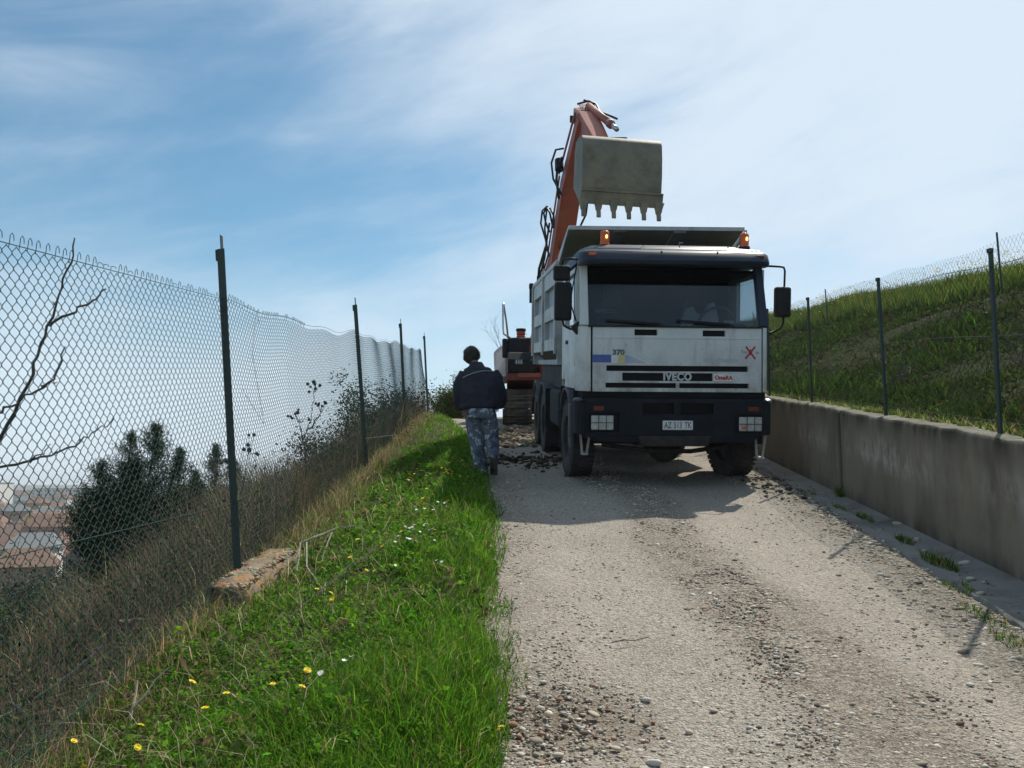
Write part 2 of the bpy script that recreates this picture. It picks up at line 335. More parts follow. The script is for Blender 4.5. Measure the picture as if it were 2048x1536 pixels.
# ------------------------------------------------------------------ terrain functions
_ys = np.linspace(-80, 400, 2401)
_sl = np.interp(_ys, [-80, -30, -8, 0, 19, 24, 30, 36, 46, 400], [0, .05, .138, .138, .138, .122, .06, 0, -.015, -.004])
_bz = np.concatenate([[0], np.cumsum((_sl[1:]+_sl[:-1])/2*np.diff(_ys))]); _bz -= np.interp(0, _ys, _bz)
def base(y): return np.interp(y, _ys, _bz)
def fx(y): return np.interp(y, [-60, 3, 6.5, 12.85, 19.2, 25.6, 34, 70], [-1.65, -1.86, -1.95, -2.09, -2.3, -2.42, -3., -6])    # left fence line
def wx(y): return 3.07+.0625*np.clip(y, -30, 42)                                                                         # wall face
def rl(y): return np.interp(y, [-60, 3.5, 6.5, 10, 11.7, 15.7, 20, 26, 34, 70], [-.05, -.07, -.13, -.22, -.32, -.56, -1.1, -2.0, -2.7, -5.5])  # left road edge
def gx(y): return wx(y)-np.interp(y, [0, 4, 5.5, 7, 9, 40], [.62, .6, .46, .36, .31, .3])                                # inner edge of the gutter
def rbase(x, y):
    t = x-rl(y)
    return base(y)+.02*wig(x, y, 1.6, 3)*.6 - .03*np.exp(-((t-.75)/.33)**2) - .03*np.exp(-((t-2.45)/.33)**2) + .012*np.exp(-((t-1.6)/.35)**2)
_dd = [0, .3, 1, 3, 8, 15, 30, 60, 110]; _dz = [0, .05, .35, 1.5, 4.2, 7.6, 11.8, 15.5, 18]
def hillz(o): return np.interp(o, [0, .4, 1.5, 4, 7, 8.6, 10.5, 15, 40, 120, 3000], [0, .04, .42, 1.45, 2.5, 2.72, 2.78, 2.75, 2.3, 0, -10])
def gz(x, y):
    x, y = np.broadcast_arrays(np.asarray(x, float), np.asarray(y, float))
    b = base(y); f = fx(y); w = wx(y); z = np.array(b)
    d = f-x; L = d > 0
    far = -14+3*wig(x, y, .004, 5)+np.clip((np.hypot(x, y)-1500)/2200, 0, 1)*(17+9*wig(x, y, .0016, 8))
    zl = b-np.interp(d, _dd, _dz)+.1*wig(x, y, .9, 2)*np.clip(d, 0, 1); k = np.clip((d-30)/80, 0, 1); k = k*k*(3-2*k)
    z = np.where(L, zl*(1-k)+far*k, z)
    e = rl(y)-x                                             # >0 on the verge
    up = np.clip((e+.12)/.3, 0, 1); up = up*up*(3-2*up)
    verge = b-.1+.17*up+.05*wig(x, y, 2.2, 4)*up
    z = np.where(~L & (x < w), verge, z)
    z = np.where(L & (d < .5), z+(.07+.05*wig(x, y, 2.2, 4))*(1-d/.5), z)
    q = np.clip((e-.55)/1.25, 0, 1); z = np.where(x < rl(y), z-.17*q*q*(3-2*q)*np.clip((14-d)/8, 0, 1), z)
    o = x-w-.26; H = x >= w
    zh = b+(np.clip(.138*np.clip(y, 0, 62)-b, 0, None))*np.clip((o-.5)/5, 0, 1)*np.clip((160-o)/100, 0, 1)*np.clip((300-y)/200, 0, 1)+1.0+hillz(np.clip(o, 0, None))+.16*wig(x, y, .75, 6)*np.clip(o/1.5, 0, 1)
    z = np.where(H, np.where(o < -.05, b-.1, zh), z)
    return z
def g1(x, y): return float(gz(np.array([x]), np.array([y]))[0])
# ------------------------------------------------------------------ ground sheet
def build_ground():
    ys = np.concatenate([np.arange(-70, -6, 4), np.arange(-6, 2, .5), np.arange(2, 34, .2), np.arange(34, 60, 1.), np.geomspace(60, 5200, 46)])
    left = np.concatenate([np.arange(0, 1, .12), np.arange(1, 6, .35), np.geomspace(6, 5200, 46)])[::-1]
    mid = np.linspace(0, 1, 64)[1:-1]; right = np.concatenate([[0, .2, .23], np.arange(.27, 4, .25), np.arange(4, 14, .5), np.geomspace(14, 3200, 34)])
    Y = ys[:, None]
    X = np.concatenate([fx(Y)-left[None], fx(Y)+(wx(Y)-fx(Y))*mid[None], wx(Y)+right[None]], 1); Yb = np.broadcast_to(Y, X.shape)
    Z = gz(X, Yb); n, m = X.shape; I = np.arange(n*m).reshape(n, m)
    F = np.stack([I[:-1, :-1], I[:-1, 1:], I[1:, 1:], I[1:, :-1]], -1).reshape(-1, 4)
    m1 = pm('verge_soil', (.09, .075, .045), (.055, .06, .025), 3, .95, .6, 22, c3=(.035, .045, .014), s3=2, t3=(.45, .6), spec=.06)
    m2 = pm('bank_soil', (.022, .034, .009), (.036, .036, .014), 1.1, .95, .8, 9, c3=(.02, .03, .008), s3=3, t3=(.45, .62), spec=.04)
    m3 = pm('valley_ground', (.07, .085, .03), (.14, .12, .07), .02, .95, .2, .5, c3=(.05, .06, .03), s3=.06, t3=(.45, .6), spec=.06)
    o = npmesh('ground', np.stack([X, Yb, Z], -1).reshape(-1, 3), [F], [m1, m2, m3], smooth=True)
    xc = (X[:-1, :-1]+X[1:, 1:])/2; yc = (Yb[:-1, :-1]+Yb[1:, 1:])/2
    mi = np.where(xc > wx(yc), 1, np.where((fx(yc)-xc > 12) | (yc > 60), 2, 0)).astype(np.int32); o.data.polygons.foreach_set('material_index', mi.ravel())
    tag(o, kind='structure')
build_ground()
def patchf(x, y): return np.exp(-(((x-.28)/.36)**2+((y-4.0)/.36)**2)**2)
def gravelf(x, y):
    t = x-rl(y)+.1*wig(x, y, 1.3, 12); g = .95*np.exp(-((t-1.62)/.36)**4)*(.85+.2*wig(x, y, 1.1, 13))
    g = np.maximum(g, .6*np.exp(-(t/.35)**2)); g = np.maximum(g, .9*np.clip((x-gx(y)+.5)/.35, 0, 1))
    return np.clip(g+.12+.12*wig(x, y, .9, 14), 0, 1)
def build_road():
    ys = np.concatenate([np.arange(-8, 2, .4), np.arange(2, 16, .07), np.arange(16, 44, .3)]); cols = np.linspace(0, 1, 96); Y = ys[:, None]
    a = rl(Y)-.4; b = gx(Y)+.12; X = a+(b-a)*cols[None]; Yb = np.broadcast_to(Y, X.shape)
    Z = rbase(X, Yb)-.09*np.clip((rl(Yb)-X-.12)/.25, 0, 1)+.006*wig(X, Yb, 9, 15)*(.4+gravelf(X, Yb))-.02*patchf(X, Yb)
    n, m = X.shape; I = np.arange(n*m).reshape(n, m); F = np.stack([I[:-1, :-1], I[:-1, 1:], I[1:, 1:], I[1:, :-1]], -1).reshape(-1, 4)
    col = np.stack([gravelf(X, Yb), patchf(X, Yb), np.zeros_like(X)], -1).reshape(-1, 3)
    m_, N, L, out = nmat('gravel_road'); p = N.new('ShaderNodeBsdfPrincipled'); p.inputs['Roughness'].default_value = .95; p.inputs['Specular IOR Level'].default_value = .2; L.new(p.outputs[0], out.inputs[0])
    tc = N.new('ShaderNodeTexCoord'); at = N.new('ShaderNodeAttribute'); at.attribute_name = 'Col'; sp = N.new('ShaderNodeSeparateColor'); L.new(at.outputs['Color'], sp.inputs[0])
    def noise(s, d=6, r=.6):
        n_ = N.new('ShaderNodeTexNoise'); n_.inputs['Scale'].default_value = s; n_.inputs['Detail'].default_value = d; n_.inputs['Roughness'].default_value = r; L.new(tc.outputs['Object'], n_.inputs['Vector']); return n_.outputs[0]
    def vor(s, o='Color'):
        v = N.new('ShaderNodeTexVoronoi'); v.inputs['Scale'].default_value = s; L.new(tc.outputs['Object'], v.inputs['Vector']); return v.outputs[o]
    def rmp(v, a_, b_, c=0., d=1.):
        r = N.new('ShaderNodeMapRange'); L.new(v, r.inputs[0])
        for i_, q in enumerate((a_, b_, c, d)): r.inputs[i_+1].default_value = q
        return r.outputs[0]
    def mx(f, a_, b_, bl='MIX'):
        x = N.new('ShaderNodeMix'); x.data_type = 'RGBA'; x.blend_type = bl
        if isinstance(f, float): x.inputs[0].default_value = f
        else: L.new(f, x.inputs[0])
        for i_, v in ((6, a_), (7, b_)):
            if isinstance(v, tuple): x.inputs[i_].default_value = (*v, 1)
            else: L.new(v, x.inputs[i_])
        return x.outputs[2]
    def mth(op, a_, b_):
        x = N.new('ShaderNodeMath'); x.operation = op
        for i_, v in enumerate((a_, b_)):
            if isinstance(v, float): x.inputs[i_].default_value = v
            else: L.new(v, x.inputs[i_])
        return x.outputs[0]
    dust = mx(rmp(noise(1.1), .35, .65), (.49, .44, .36), (.4, .36, .29))
    peb = N.new('ShaderNodeValToRGB'); cr = peb.color_ramp; L.new(mth('FRACT', mth('MULTIPLY', vor(75), 7.3), 0.), peb.inputs[0])
    for i_, (q, c) in enumerate([(0, (.09, .08, .07)), (.3, (.2, .17, .135)), (.6, (.3, .27, .23)), (.85, (.4, .37, .33)), (1, (.17, .1, .07))]):
        e = cr.elements[i_] if i_ < 2 else cr.elements.new(q); e.position = q; e.color = (*c, 1)
    f1 = mth('MULTIPLY', rmp(noise(34, 4, .6), .4, .54), rmp(sp.outputs[0], 0, 1, .62, 1.))
    c1 = mx(f1, dust, peb.outputs[0])
    brown = mx(mth('MULTIPLY', sp.outputs[0], rmp(noise(5), .35, .65, .45, .95)), c1, (.56, .51, .45), 'MULTIPLY')
    fine = mx(rmp(noise(105, 3), .5, .6, 0., .7), brown, (.16, .135, .105)); fine = mx(rmp(noise(85, 2), .57, .66, 0., .75), fine, (.5, .46, .4))
    mud = mx(mth('MULTIPLY', sp.outputs[1], .55), fine, (.14, .1, .065))
    L.new(mud, p.inputs['Base Color'])
    bm = N.new('ShaderNodeBump'); bm.inputs['Strength'].default_value = .8; bm.inputs['Distance'].default_value = .022
    L.new(mth('ADD', mth('MULTIPLY', noise(40, 5), 1.), mth('MULTIPLY', vor(75, 'Distance'), .5)), bm.inputs['Height']); L.new(bm.outputs[0], p.inputs['Normal'])
    tag(npmesh('road', np.stack([X, Yb, Z], -1).reshape(-1, 3), [F], m_, smooth=True, col=col), kind='structure')
build_road()
def concrete_mat():
    m, N, L, out = nmat('wall_concrete'); p = N.new('ShaderNodeBsdfPrincipled'); p.inputs['Roughness'].default_value = .92; p.inputs['Specular IOR Level'].default_value = .2; L.new(p.outputs[0], out.inputs[0])
    tc = N.new('ShaderNodeTexCoord'); at = N.new('ShaderNodeAttribute'); at.attribute_name = 'Col'; sp = N.new('ShaderNodeSeparateColor'); L.new(at.outputs['Color'], sp.inputs[0])
    def noise(s, st=(1, 1, 1), d=7, r=.6):
        mp = N.new('ShaderNodeMapping'); mp.inputs['Scale'].default_value = st; L.new(tc.outputs['Object'], mp.inputs[0])
        n = N.new('ShaderNodeTexNoise'); n.inputs['Scale'].default_value = s; n.inputs['Detail'].default_value = d; n.inputs['Roughness'].default_value = r; L.new(mp.outputs[0], n.inputs['Vector']); return n.outputs[0]
    def rmp(v, a, b, c=0., d=1.):
        r = N.new('ShaderNodeMapRange'); L.new(v, r.inputs[0])
        for i, q in enumerate((a, b, c, d)): r.inputs[i+1].default_value = q
        return r.outputs[0]
    def mx(f, a, b):
        x = N.new('ShaderNodeMix'); x.data_type = 'RGBA'; L.new(f, x.inputs[0])
        for i, v in ((6, a), (7, b)):
            if isinstance(v, tuple): x.inputs[i].default_value = (*v, 1)
            else: L.new(v, x.inputs[i])
        return x.outputs[2]
    def mul(a, b):
        x = N.new('ShaderNodeMath'); x.operation = 'MULTIPLY'; L.new(a, x.inputs[0]); L.new(b, x.inputs[1]); return x.outputs[0]
    c = mx(rmp(noise(1.3), .35, .65), (.235, .2, .15), (.165, .142, .107)); c = mx(rmp(noise(22), .4, .7, 0, .35), c, (.2, .18, .15))
    c = mx(rmp(noise(2.2, (1, 1, .3), 9), .5, .72, 0, .75), c, (.085, .075, .055))
    c = mx(mul(sp.outputs[0], rmp(noise(3.4, (1, 1, .55), 9, .7), .44, .6)), c, (.42, .4, .37))          # lime bloom
    c = mx(mul(sp.outputs[1], rmp(noise(4, (1, 1, .12), 6), .34, .62)), c, (.035, .032, .022))             # damp and drip marks
    L.new(c, p.inputs['Base Color'])
    b = N.new('ShaderNodeBump'); b.inputs['Strength'].default_value = .35; b.inputs['Distance'].default_value = .02; L.new(noise(14, (1, 1, 1), 9, .7), b.inputs['Height']); L.new(b.outputs[0], p.inputs['Normal'])
    return m
def stain(V):
    y = V[..., 1]; h = V[..., 2]-base(y); R = np.exp(-((h-.64)/.13)**2)*np.clip(np.exp(-((y-8.6)/1.0)**2)+.7*np.exp(-((y-11.2)/.8)**2)+.6*np.exp(-((y-6.2)/.4)**2), 0, 1)
    G = np.clip(np.exp(-((h-1.02)/.14)**2)+.8*np.exp(-((h-.02)/.12)**2)+.9*np.exp(-((y-9.98)/.07)**2), 0, 1); return np.stack([R, G, 0*R], -1)
concrete = concrete_mat()
gutter_m = pm('gutter_concrete', (.24, .23, .21), (.18, .17, .155), 1.5, .9, .25, 16, c3=(.1, .09, .07), s3=2.2, t3=(.5, .7))
coping_m = pm('wall_top_moss', (.2, .18, .14), (.12, .12, .06), 5, .95, .4, 25, c3=(.27, .25, .21), s3=4, t3=(.5, .7))
limem = pm('lime_bloom', (.36, .35, .33), (.26, .245, .22), 7, .9)
def build_wall():
    ys = np.arange(-4, 40, .12); rows = []
    for y in ys:
        g = gx(y)+.05*float(wig(np.array(y), np.array(0.), 3, 31)); b = float(base(y)); w = float(wx(y))
        rows.append([(g, y, b-.1), (g+.01, y, b+.03+.006*math.sin(y*9)), (g+(w-g)*.5, y, b+.022), (w+.05, y, b+.07)])
    V = np.array(rows).reshape(-1, 3); I = np.arange(len(V)).reshape(len(ys), 4)
    tag(npmesh('gutter', V, [np.stack([I[:-1, :-1], I[1:, :-1], I[1:, 1:], I[:-1, 1:]], -1).reshape(-1, 4)], gutter_m, smooth=False), kind='structure')
    t = thing('retaining_wall', 'long low grey concrete retaining wall below the grassy bank', 'wall', (3.5, 8, float(base(8))))
    o = np.array(t.location)
    for a, b in ((-4, 2.45), (2.458, 9.976), (9.99, 17.5), (17.51, 25), (25.01, 38)):
        n = int((b-a)/.14)+2; ys = np.linspace(a, b, n); prof = []
        for y in ys:
            w = float(wx(y)); z = float(base(y)); r = float(wig(np.array(y), np.array(3.), 5, 33)); h = 1.02+.012*r+.012*float(wig(np.array(y), np.array(9.), 21, 36))
            prof.append([(w+.02, y, z-.3), (w+.002, y, z+.07), (w, y, z+.2), (w, y, z+.45), (w, y, z+.6), (w, y, z+.75), (w, y, z+.88), (w+.004*r, y, z+h-.045), (w+.015+.006*r, y, z+h-.01), (w+.04, y, z+h+.003*r), (w+.13, y, z+h+.008), (w+.24, y, z+h), (w+.26, y, z+h-.03), (w+.26, y, z-.3)])
        V = np.array(prof); k = V.shape[1]; I = np.arange(n*k).reshape(n, k); F = np.stack([I[:-1, :-1], I[1:, :-1], I[1:, 1:], I[:-1, 1:]], -1).reshape(-1, 4)
        mi = np.tile(np.array([0, 0, 0, 0, 0, 0, 0, 0, 1, 1, 1, 1, 0]), n-1).astype(np.int32)
        caps = np.stack([I[0, ::-1], I[-1]]); ob = npmesh('wall_panel', V.reshape(-1, 3)-o, [F, caps], [concrete, coping_m], t, smooth=False, col=stain(V).reshape(-1, 3))
        ob.data.polygons.foreach_set('material_index', np.concatenate([mi, [0, 0]]).astype(np.int32))
build_wall()
# ------------------------------------------------------------------ chain link
def chain(P, s0, s1, hgt, pitch, hh, r, near, name, mat, parent, off, k=3, jit=.0):
    n = int((s1-s0)/pitch); y0 = s0+np.arange(n)*pitch; halves = int(hgt/hh); Vs = []; Fs = []; c = 0
    def wires(ii, sub, amp):
        nonlocal c
        if not len(ii): return
        t = np.arange(halves*sub+1)/sub; ph = np.pi*(t[None]+(ii % 2)[:, None]); s = np.sin(ph+np.pi/2)
        if sub > 1: tri = 2/np.pi*np.arcsin(s); s = .45*s+.55*tri; s = np.sign(s)*np.abs(s)
        Yp = y0[ii][:, None]+pitch/2+amp*s; Hh = np.broadcast_to(t*hh, Yp.shape)+.0*Yp
        if sub > 1: Hh = Hh
        Q = P(Yp, Hh); Q[..., 0] += .0022*np.sin(ph)*(1 if sub > 1 else 0)
        V, F = tubes(Q, r, k); Vs.append(V); Fs.append(F+c); c += len(V)
    ii = np.arange(n); wires(ii[y0 < near], 5, pitch/2+.0032); wires(ii[y0 >= near], 1, pitch/2)
    o = npmesh(name, np.concatenate(Vs)-np.array(off), Fs, mat, parent); return o
def sag(y):
    ph = np.interp(y, [.15, 6.5, 12.85, 19.2, 25.6], [0, 1, 2, 3, 4]); u = ph-np.floor(ph)
    return -.07*np.sin(np.pi*u)*(ph > 1)+np.interp(y, [1, 3.2, 6.5], [.06, .03, 0])-.05*np.exp(-((u-.75)/.12)**2)*(ph > 1)*(ph < 2)+.02*np.sin(y*3.1)*(y > 6.5)
def lf(y, h):                                                # a point of the left mesh
    hf = np.clip(h/2.1, 0, 1.1); fall = np.clip((y-25.6)/1.7, 0, 1)
    bul = .05*np.sin(np.pi*hf)*np.sin(np.pi*np.interp(y, [.15, 6.5, 12.85, 19.2, 25.6], [0, 1, 2, 3, 4]))+.014*np.sin(y*2.6+1)*np.clip((y-11)/3, 0, 1)*hf
    x = fx(y)-.09*h-.03+bul+fall*.9*(1-hf)
    return np.stack([x+0*h, y+0*h, base(y)-.06+h*(1-fall*.9)+sag(y)*hf*hf], -1)
def build_left_fence():
    t = thing('chain_link_fence', 'green chain link fence with leaning angle-iron posts along the grass verge', 'fence', (-1.95, 6.5, float(base(6.5)))); o = tuple(t.location); oN = np.array(o)
    for i, y in enumerate((.15, 6.5, 12.85, 19.2, 25.6)):
        m = MB(); w = .029
        m.box(-w, w, -.003, .004, -.5, 2.46); m.box(-.0035, .0035, .004, .045, -.5, 2.57); m.box(-w-.012, -w+.004, -.006, .01, 2.37, 2.455)
        for z in (.4, 1.0, 1.98): m.tube([(-w-.006, -.012, z), (0, -.016, z), (w+.006, -.012, z)], .004, 5)
        p = m.build('post', fgreen, t, bevel=.0015, seg=1); p.location = (float(fx(y))-o[0]-(.02 if i == 1 else 0), y-o[1], float(base(y))-.03-o[2]); p.rotation_euler = (R_(random.uniform(-1, .5)), -R_(5.2 if i < 3 else 3.4), R_(-6))
    chain(lf, 1.5, 27.2, 2.1, .0385, .033, .0021, 8.6, 'wire_mesh', wirem, t, o)
    # knuckle loops along the top edge, tension wires
    Q = []
    for k in range(int((9.5-1.5)/.077)):
        y = 1.5+k*.077+.0385+.01*math.sin(k*7.7); b = random.random() < .18; a = np.linspace(0, 1, 9); dy = np.interp(a, [0, .2, .4, .5, .6, .8, 1], [-.012, -.009, -.012, 0, .011, .012, .007]); dz = np.interp(a, [0, .2, .4, .5, .6, .8, 1], [-.03, 0, .024, .034, .026, .006, 0])
        if b: dz = dz*.35; dy = dy*2.2
        q = lf(np.full(9, y)+dy, np.full(9, 2.1)); q[:, 2] += dz; q[:, 0] += np.linspace(-.004, .006, 9); Q.append(q)
    V, F = tubes(np.array(Q), .0019, 4); tag(npmesh('knuckle_loops', V-oN, [F], wirem, t), kind='stuff')
    for hs in ([2.12]*5, None, [.1]*5):
        ys = np.linspace(1.4, 25.6, 180); h = np.interp(ys, [1, 3.2, 6.5, 12.8, 25.6], [.98, .88, .58, .62, .62]) if hs is None else np.full(180, hs[0]-.03)
        q = lf(ys, h); q[:, 0] += .005
        if hs is not None and hs[0] > 1: q[:, 2] -= sag(ys)*.25
        V, F = tubes(q[None], .0024, 5); npmesh('tension_wire', V-oN, [F], wirem, t)
    ys = np.linspace(0, 1, 24)                                # a loose end of wire dangling from the mesh
    q = lf(np.interp(ys, [0, .3, .6, 1], [7.45, 7.2, 7.5, 6.85]), np.interp(ys, [0, .1, .3, .6, 1], [2.0, 2.1, 1.7, 1.1, 1.4])); q[:, 0] += .03
    V, F = tubes(q[None], .002, 4); npmesh('loose_wire', V-oN, [F], steelwire, t)
build_left_fence()
def build_right_fence():
    t = thing('wall_fence', 'green chain link fence standing on the concrete wall', 'fence', (3.6, 8, float(base(8))+1.02)); o = tuple(t.location)
    for i, y in enumerate((4.15, 6.52, 8.84, 11.5, 13.9, 16.3, 18.7, 21.1)):
        m = MB(); w = .014; m.box(-w, w, -.003, .004, -.25, 1.36); m.box(-.0035, .0035, .004, .034, -.25, 1.36); m.box(-w-.002, w+.002, -.005, .036, 1.36, 1.395)
        p = m.build('post', fgreen, t, bevel=.003, seg=1); p.location = (float(wx(y))+.12-o[0], y-o[1], float(base(y))+1.03-o[2]); p.rotation_euler = (0, R_(random.uniform(-.8, .8)), R_(20))
    def rf(y, h): return np.stack([wx(y)+.145+.02*np.sin(y*1.7)*h, y+0*h, base(y)+1.06+h+.012*np.sin(y*2.7)*h], -1)
    chain(rf, 2.6, 21.1, 1.27, .0385, .033, .0016, 0, 'wire_mesh', wire_grey, t, o)
    for h in (.05, .7, 1.24):
        ys = np.linspace(2.6, 20.7, 80); V, F = tubes(rf(ys, np.full(80, h))[None], .0022, 4); npmesh('tension_wire', V-np.array(o), [F], wire_grey, t)
    t = thing('upper_fence', 'thin posted wire fence higher up on the grassy bank', 'fence', (9, 20, g1(9, 20))); o = np.array(t.location)
    def ux(y): return wx(y)+.28+5.0
    for y in (5.4, 16.7, 28, 39):
        m = MB(); m.tube([(0, 0, -.3), (0, 0, 1.2)], .019, 6); x = float(ux(y)); p = m.build('post', fgreen, t); p.location = (x-o[0], y-o[1], g1(x, y)-o[2]); p.rotation_euler = (0, R_(-1.5), 0)
    def uf(y, h): return np.stack([ux(y)+0*h, y+0*h, gz(ux(y)+0*h, y+0*h)+.15+h], -1)
    chain(uf, 5.4, 39, .95, .075, .09, .0022, 0, 'wire_mesh', wire_grey, t, tuple(o))
build_right_fence()
# ------------------------------------------------------------------ grass, weeds, scrub
def stuff(name, parts, mat, label, cat):
    Vs, Fs, Cs = [], [], []; c = 0
    for p in parts:
        V, fs, col = p[0], p[1:-1], p[-1]; Vs.append(V); Fs += [f+c for f in fs]; Cs.append(col); c += len(V)
    return tag(npmesh(name, np.concatenate(Vs), Fs, mat, col=np.concatenate(Cs)), label, cat, kind='stuff')
def veg():
    G1, G2, G3 = (.1, .225, .014), (.055, .145, .012), (.15, .25, .026); DRY, BRN, STR = (.32, .25, .13), (.17, .125, .08), (.46, .39, .25)
    parts = []
    for y0, y1, n, ws in ((2.3, 5, 52000, 1), (5, 9, 42000, 1.25), (9, 16, 26000, 1.8), (16, 32, 14000, 2.8)):
        y = rng.uniform(y0, y1, n); u = rng.beta(1.15, 1.0, n); x = fx(y)-.05+(rl(y)+.13+.07*wig(y, y*0, 2.5, 41)-fx(y))*u
        edge = np.clip((u-.55)/.45, 0, 1)                      # 1 beside the road
        cl = wig(x, y, 2.6, 42); keep = (rng.uniform(size=n) < .3+.7*np.clip(cl+.55, 0, 1)) & ((x < rl(y)+.02) | (rng.uniform(size=n) < .35)); x, y, u, edge, cl = x[keep], y[keep], u[keep], edge[keep], cl[keep]; n = len(x)
        z = np.maximum(gz(x, y), np.where(x > rl(y)-.1, rbase(x, y), -99))
        h = (.055+.07*edge+.035*cl)*rng.lognormal(0, .35, n); h = np.where(x > rl(y)-.05, h*.55, h); h = np.clip(h, .02, .3)
        k = rng.uniform(size=n); dry = .035+.5*np.clip(.27-u, 0, .27)/.27+.14*np.clip(-cl, 0, 1)
        c = np.where((k < dry)[:, None], vary(DRY, n), np.where((k < dry+.3)[:, None], vary(G2, n), np.where((k < dry+.75)[:, None], vary(G1, n), vary(G3, n))))
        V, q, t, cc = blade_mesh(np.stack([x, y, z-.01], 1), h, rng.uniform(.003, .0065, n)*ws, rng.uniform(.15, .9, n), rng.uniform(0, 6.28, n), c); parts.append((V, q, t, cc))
    # weeds with small broad leaves
    for y0, y1, n, ws in ((2.3, 5, 24000, 1), (5, 9, 18000, 1.2), (9, 16, 9000, 1.7)):
        nc = n//26; cy = rng.uniform(y0, y1, nc); cu = rng.beta(1.3, 1.5, nc); cx = fx(cy)+.05+(rl(cy)-fx(cy))*cu
        i = rng.integers(0, nc, n); r = rng.gamma(2, .03, n); a = rng.uniform(0, 6.28, n); x = cx[i]+r*np.cos(a); y = cy[i]+r*np.sin(a)
        ok = x < rl(y)+.03; x, y, i, r = x[ok], y[ok], i[ok], r[ok]; n = len(x)
        z = gz(x, y)+rng.uniform(.015, .13, n)*np.exp(-r/.12)*(.6+.8*rng.uniform(size=nc)[i])
        tone = rng.uniform(size=nc)[i]; c = np.where((tone < .5)[:, None], vary(G1, n, .3), np.where((tone < .8)[:, None], vary(G2, n, .3), np.where((tone < .92)[:, None], vary((.13, .16, .05), n, .3), vary((.16, .12, .06), n, .3))))
        parts.append(leaf_mesh(np.stack([x, y, z], 1), np.clip(rng.lognormal(math.log(.018), .45, n), .008, .06)*ws*(.6+.9*rng.uniform(size=nc)[i]), c, .6, .5))
    # dead stalks standing and lying in the weeds
    n = 1300; y = 2.4+11*rng.beta(1, 1.8, n); u = rng.beta(1.2, 2.2, n); x = fx(y)+(rl(y)-fx(y))*u*.95; z = gz(x, y)
    V, q, t, cc = blade_mesh(np.stack([x, y, z], 1), rng.uniform(.08, .26, n), rng.uniform(.0018, .0036, n)*(1+y/12), rng.uniform(.3, 2.2, n), rng.uniform(0, 6.28, n), np.where((rng.uniform(size=n) < .6)[:, None], vary(STR, n), vary((.2, .13, .07), n))); parts.append((V, q, t, cc))
    # dry stems by the fence foot
    n = 10000; y = 2.5+23.5*rng.beta(1, 1.6, n); x = fx(y)+rng.gamma(1.3, .11, n)-.14; z = gz(x, y)
    V, q, t, cc = blade_mesh(np.stack([x, y, z], 1), rng.uniform(.06, .3, n)*np.interp(y, [2.5, 6, 9], [.6, .9, 1.2]), rng.uniform(.0016, .0034, n)*(1+y/9), rng.uniform(.1, 1.2, n), rng.uniform(0, 6.28, n), np.where((rng.uniform(size=n) < .5)[:, None], vary(DRY, n), np.where((rng.uniform(size=n) < .5)[:, None], vary(BRN, n), vary(G2, n)))); parts.append((V, q, t, cc))
    stuff('grass', parts, blades, 'lush green grass and leafy weeds on the verge between fence and road', 'grass')
    # scrub below the fence
    parts = []
    n = 40000; d = rng.gamma(1.6, 1.15, n)+.05; y = 2.2+25*rng.beta(1.0, 1.5, n); x = fx(y)-d; z = gz(x, y); cl = wig(x, y, 1.8, 44)
    hm = np.interp(y, [2, 4.5, 6, 7.5, 10, 28], [.3, .36, .6, .95, 1.05, 1.2])
    h = hm*rng.uniform(.3, 1.05, n)*(.75+.45*cl); h = np.clip(h, .08, 1.5)
    c = np.where((rng.uniform(size=n) < .52)[:, None], vary(BRN, n, .3), np.where((rng.uniform(size=n) < .5)[:, None], vary((.25, .195, .125), n, .3), np.where((rng.uniform(size=n) < .6)[:, None], vary((.06, .085, .025), n, .3), vary(DRY, n, .3))))
    V, q, t, cc = blade_mesh(np.stack([x, y, z-.03], 1), h, rng.uniform(.003, .007, n)*(1+y/14), rng.uniform(.05, .75, n), rng.uniform(0, 6.28, n), c); parts.append((V, q, t, cc))
    n = 26000; d = rng.gamma(1.6, 1.2, n)+.1; y = 2.2+25*rng.beta(1.0, 1.5, n); x = fx(y)-d; cl = wig(x, y, 1.8, 44); hm = np.interp(y, [2, 4.5, 6, 7.5, 10, 28], [.22, .26, .45, .7, .75, .9]); z = gz(x, y)+hm*rng.uniform(.0, .9, n)*(.7+.5*cl)
    parts.append(leaf_mesh(np.stack([x, y, z], 1), rng.uniform(.02, .05, n)*(1+y/20), np.where((rng.uniform(size=n) < .6)[:, None], vary((.06, .085, .025), n, .3), vary((.19, .14, .085), n, .3)), .8, .5))
    stuff('dry_scrub', parts, strawm, 'tangle of dry brown stems and weeds on the slope beyond the left fence', 'scrub')
    # bank on the right
    parts = []
    def samp(n, o0, o1, y0=2.2, y1=46):
        y = np.exp(rng.uniform(np.log(y0), np.log(y1), n)); o = rng.uniform(o0, o1, n); x = wx(y)+.27+o; k = (x/y > .2) & (x/y < .85); return x[k], y[k], o[k]
    x, y, o = samp(135000, 0, 5.4); n = len(x); cl = wig(x, y, 1.0, 46)+.5*wig(x, y, 3, 47); z = gz(x, y)
    k = rng.uniform(size=n)+.28*cl
    c = np.where((k < .28)[:, None], vary((.036, .036, .016), n, .3), np.where((k < .8)[:, None], vary((.026, .05, .008), n, .3), vary((.055, .1, .013), n, .3)))
    V, q, t, cc = blade_mesh(np.stack([x, y, z-.02], 1), (.075+.085*np.clip(cl, -.6, 1.2))*rng.lognormal(0, .4, n)*(1+.6*np.exp(-o/.4)), rng.uniform(.004, .008, n)*(1+y/6), rng.uniform(.1, 1, n), rng.uniform(0, 6.28, n), c); parts.append((V, q, t, cc))
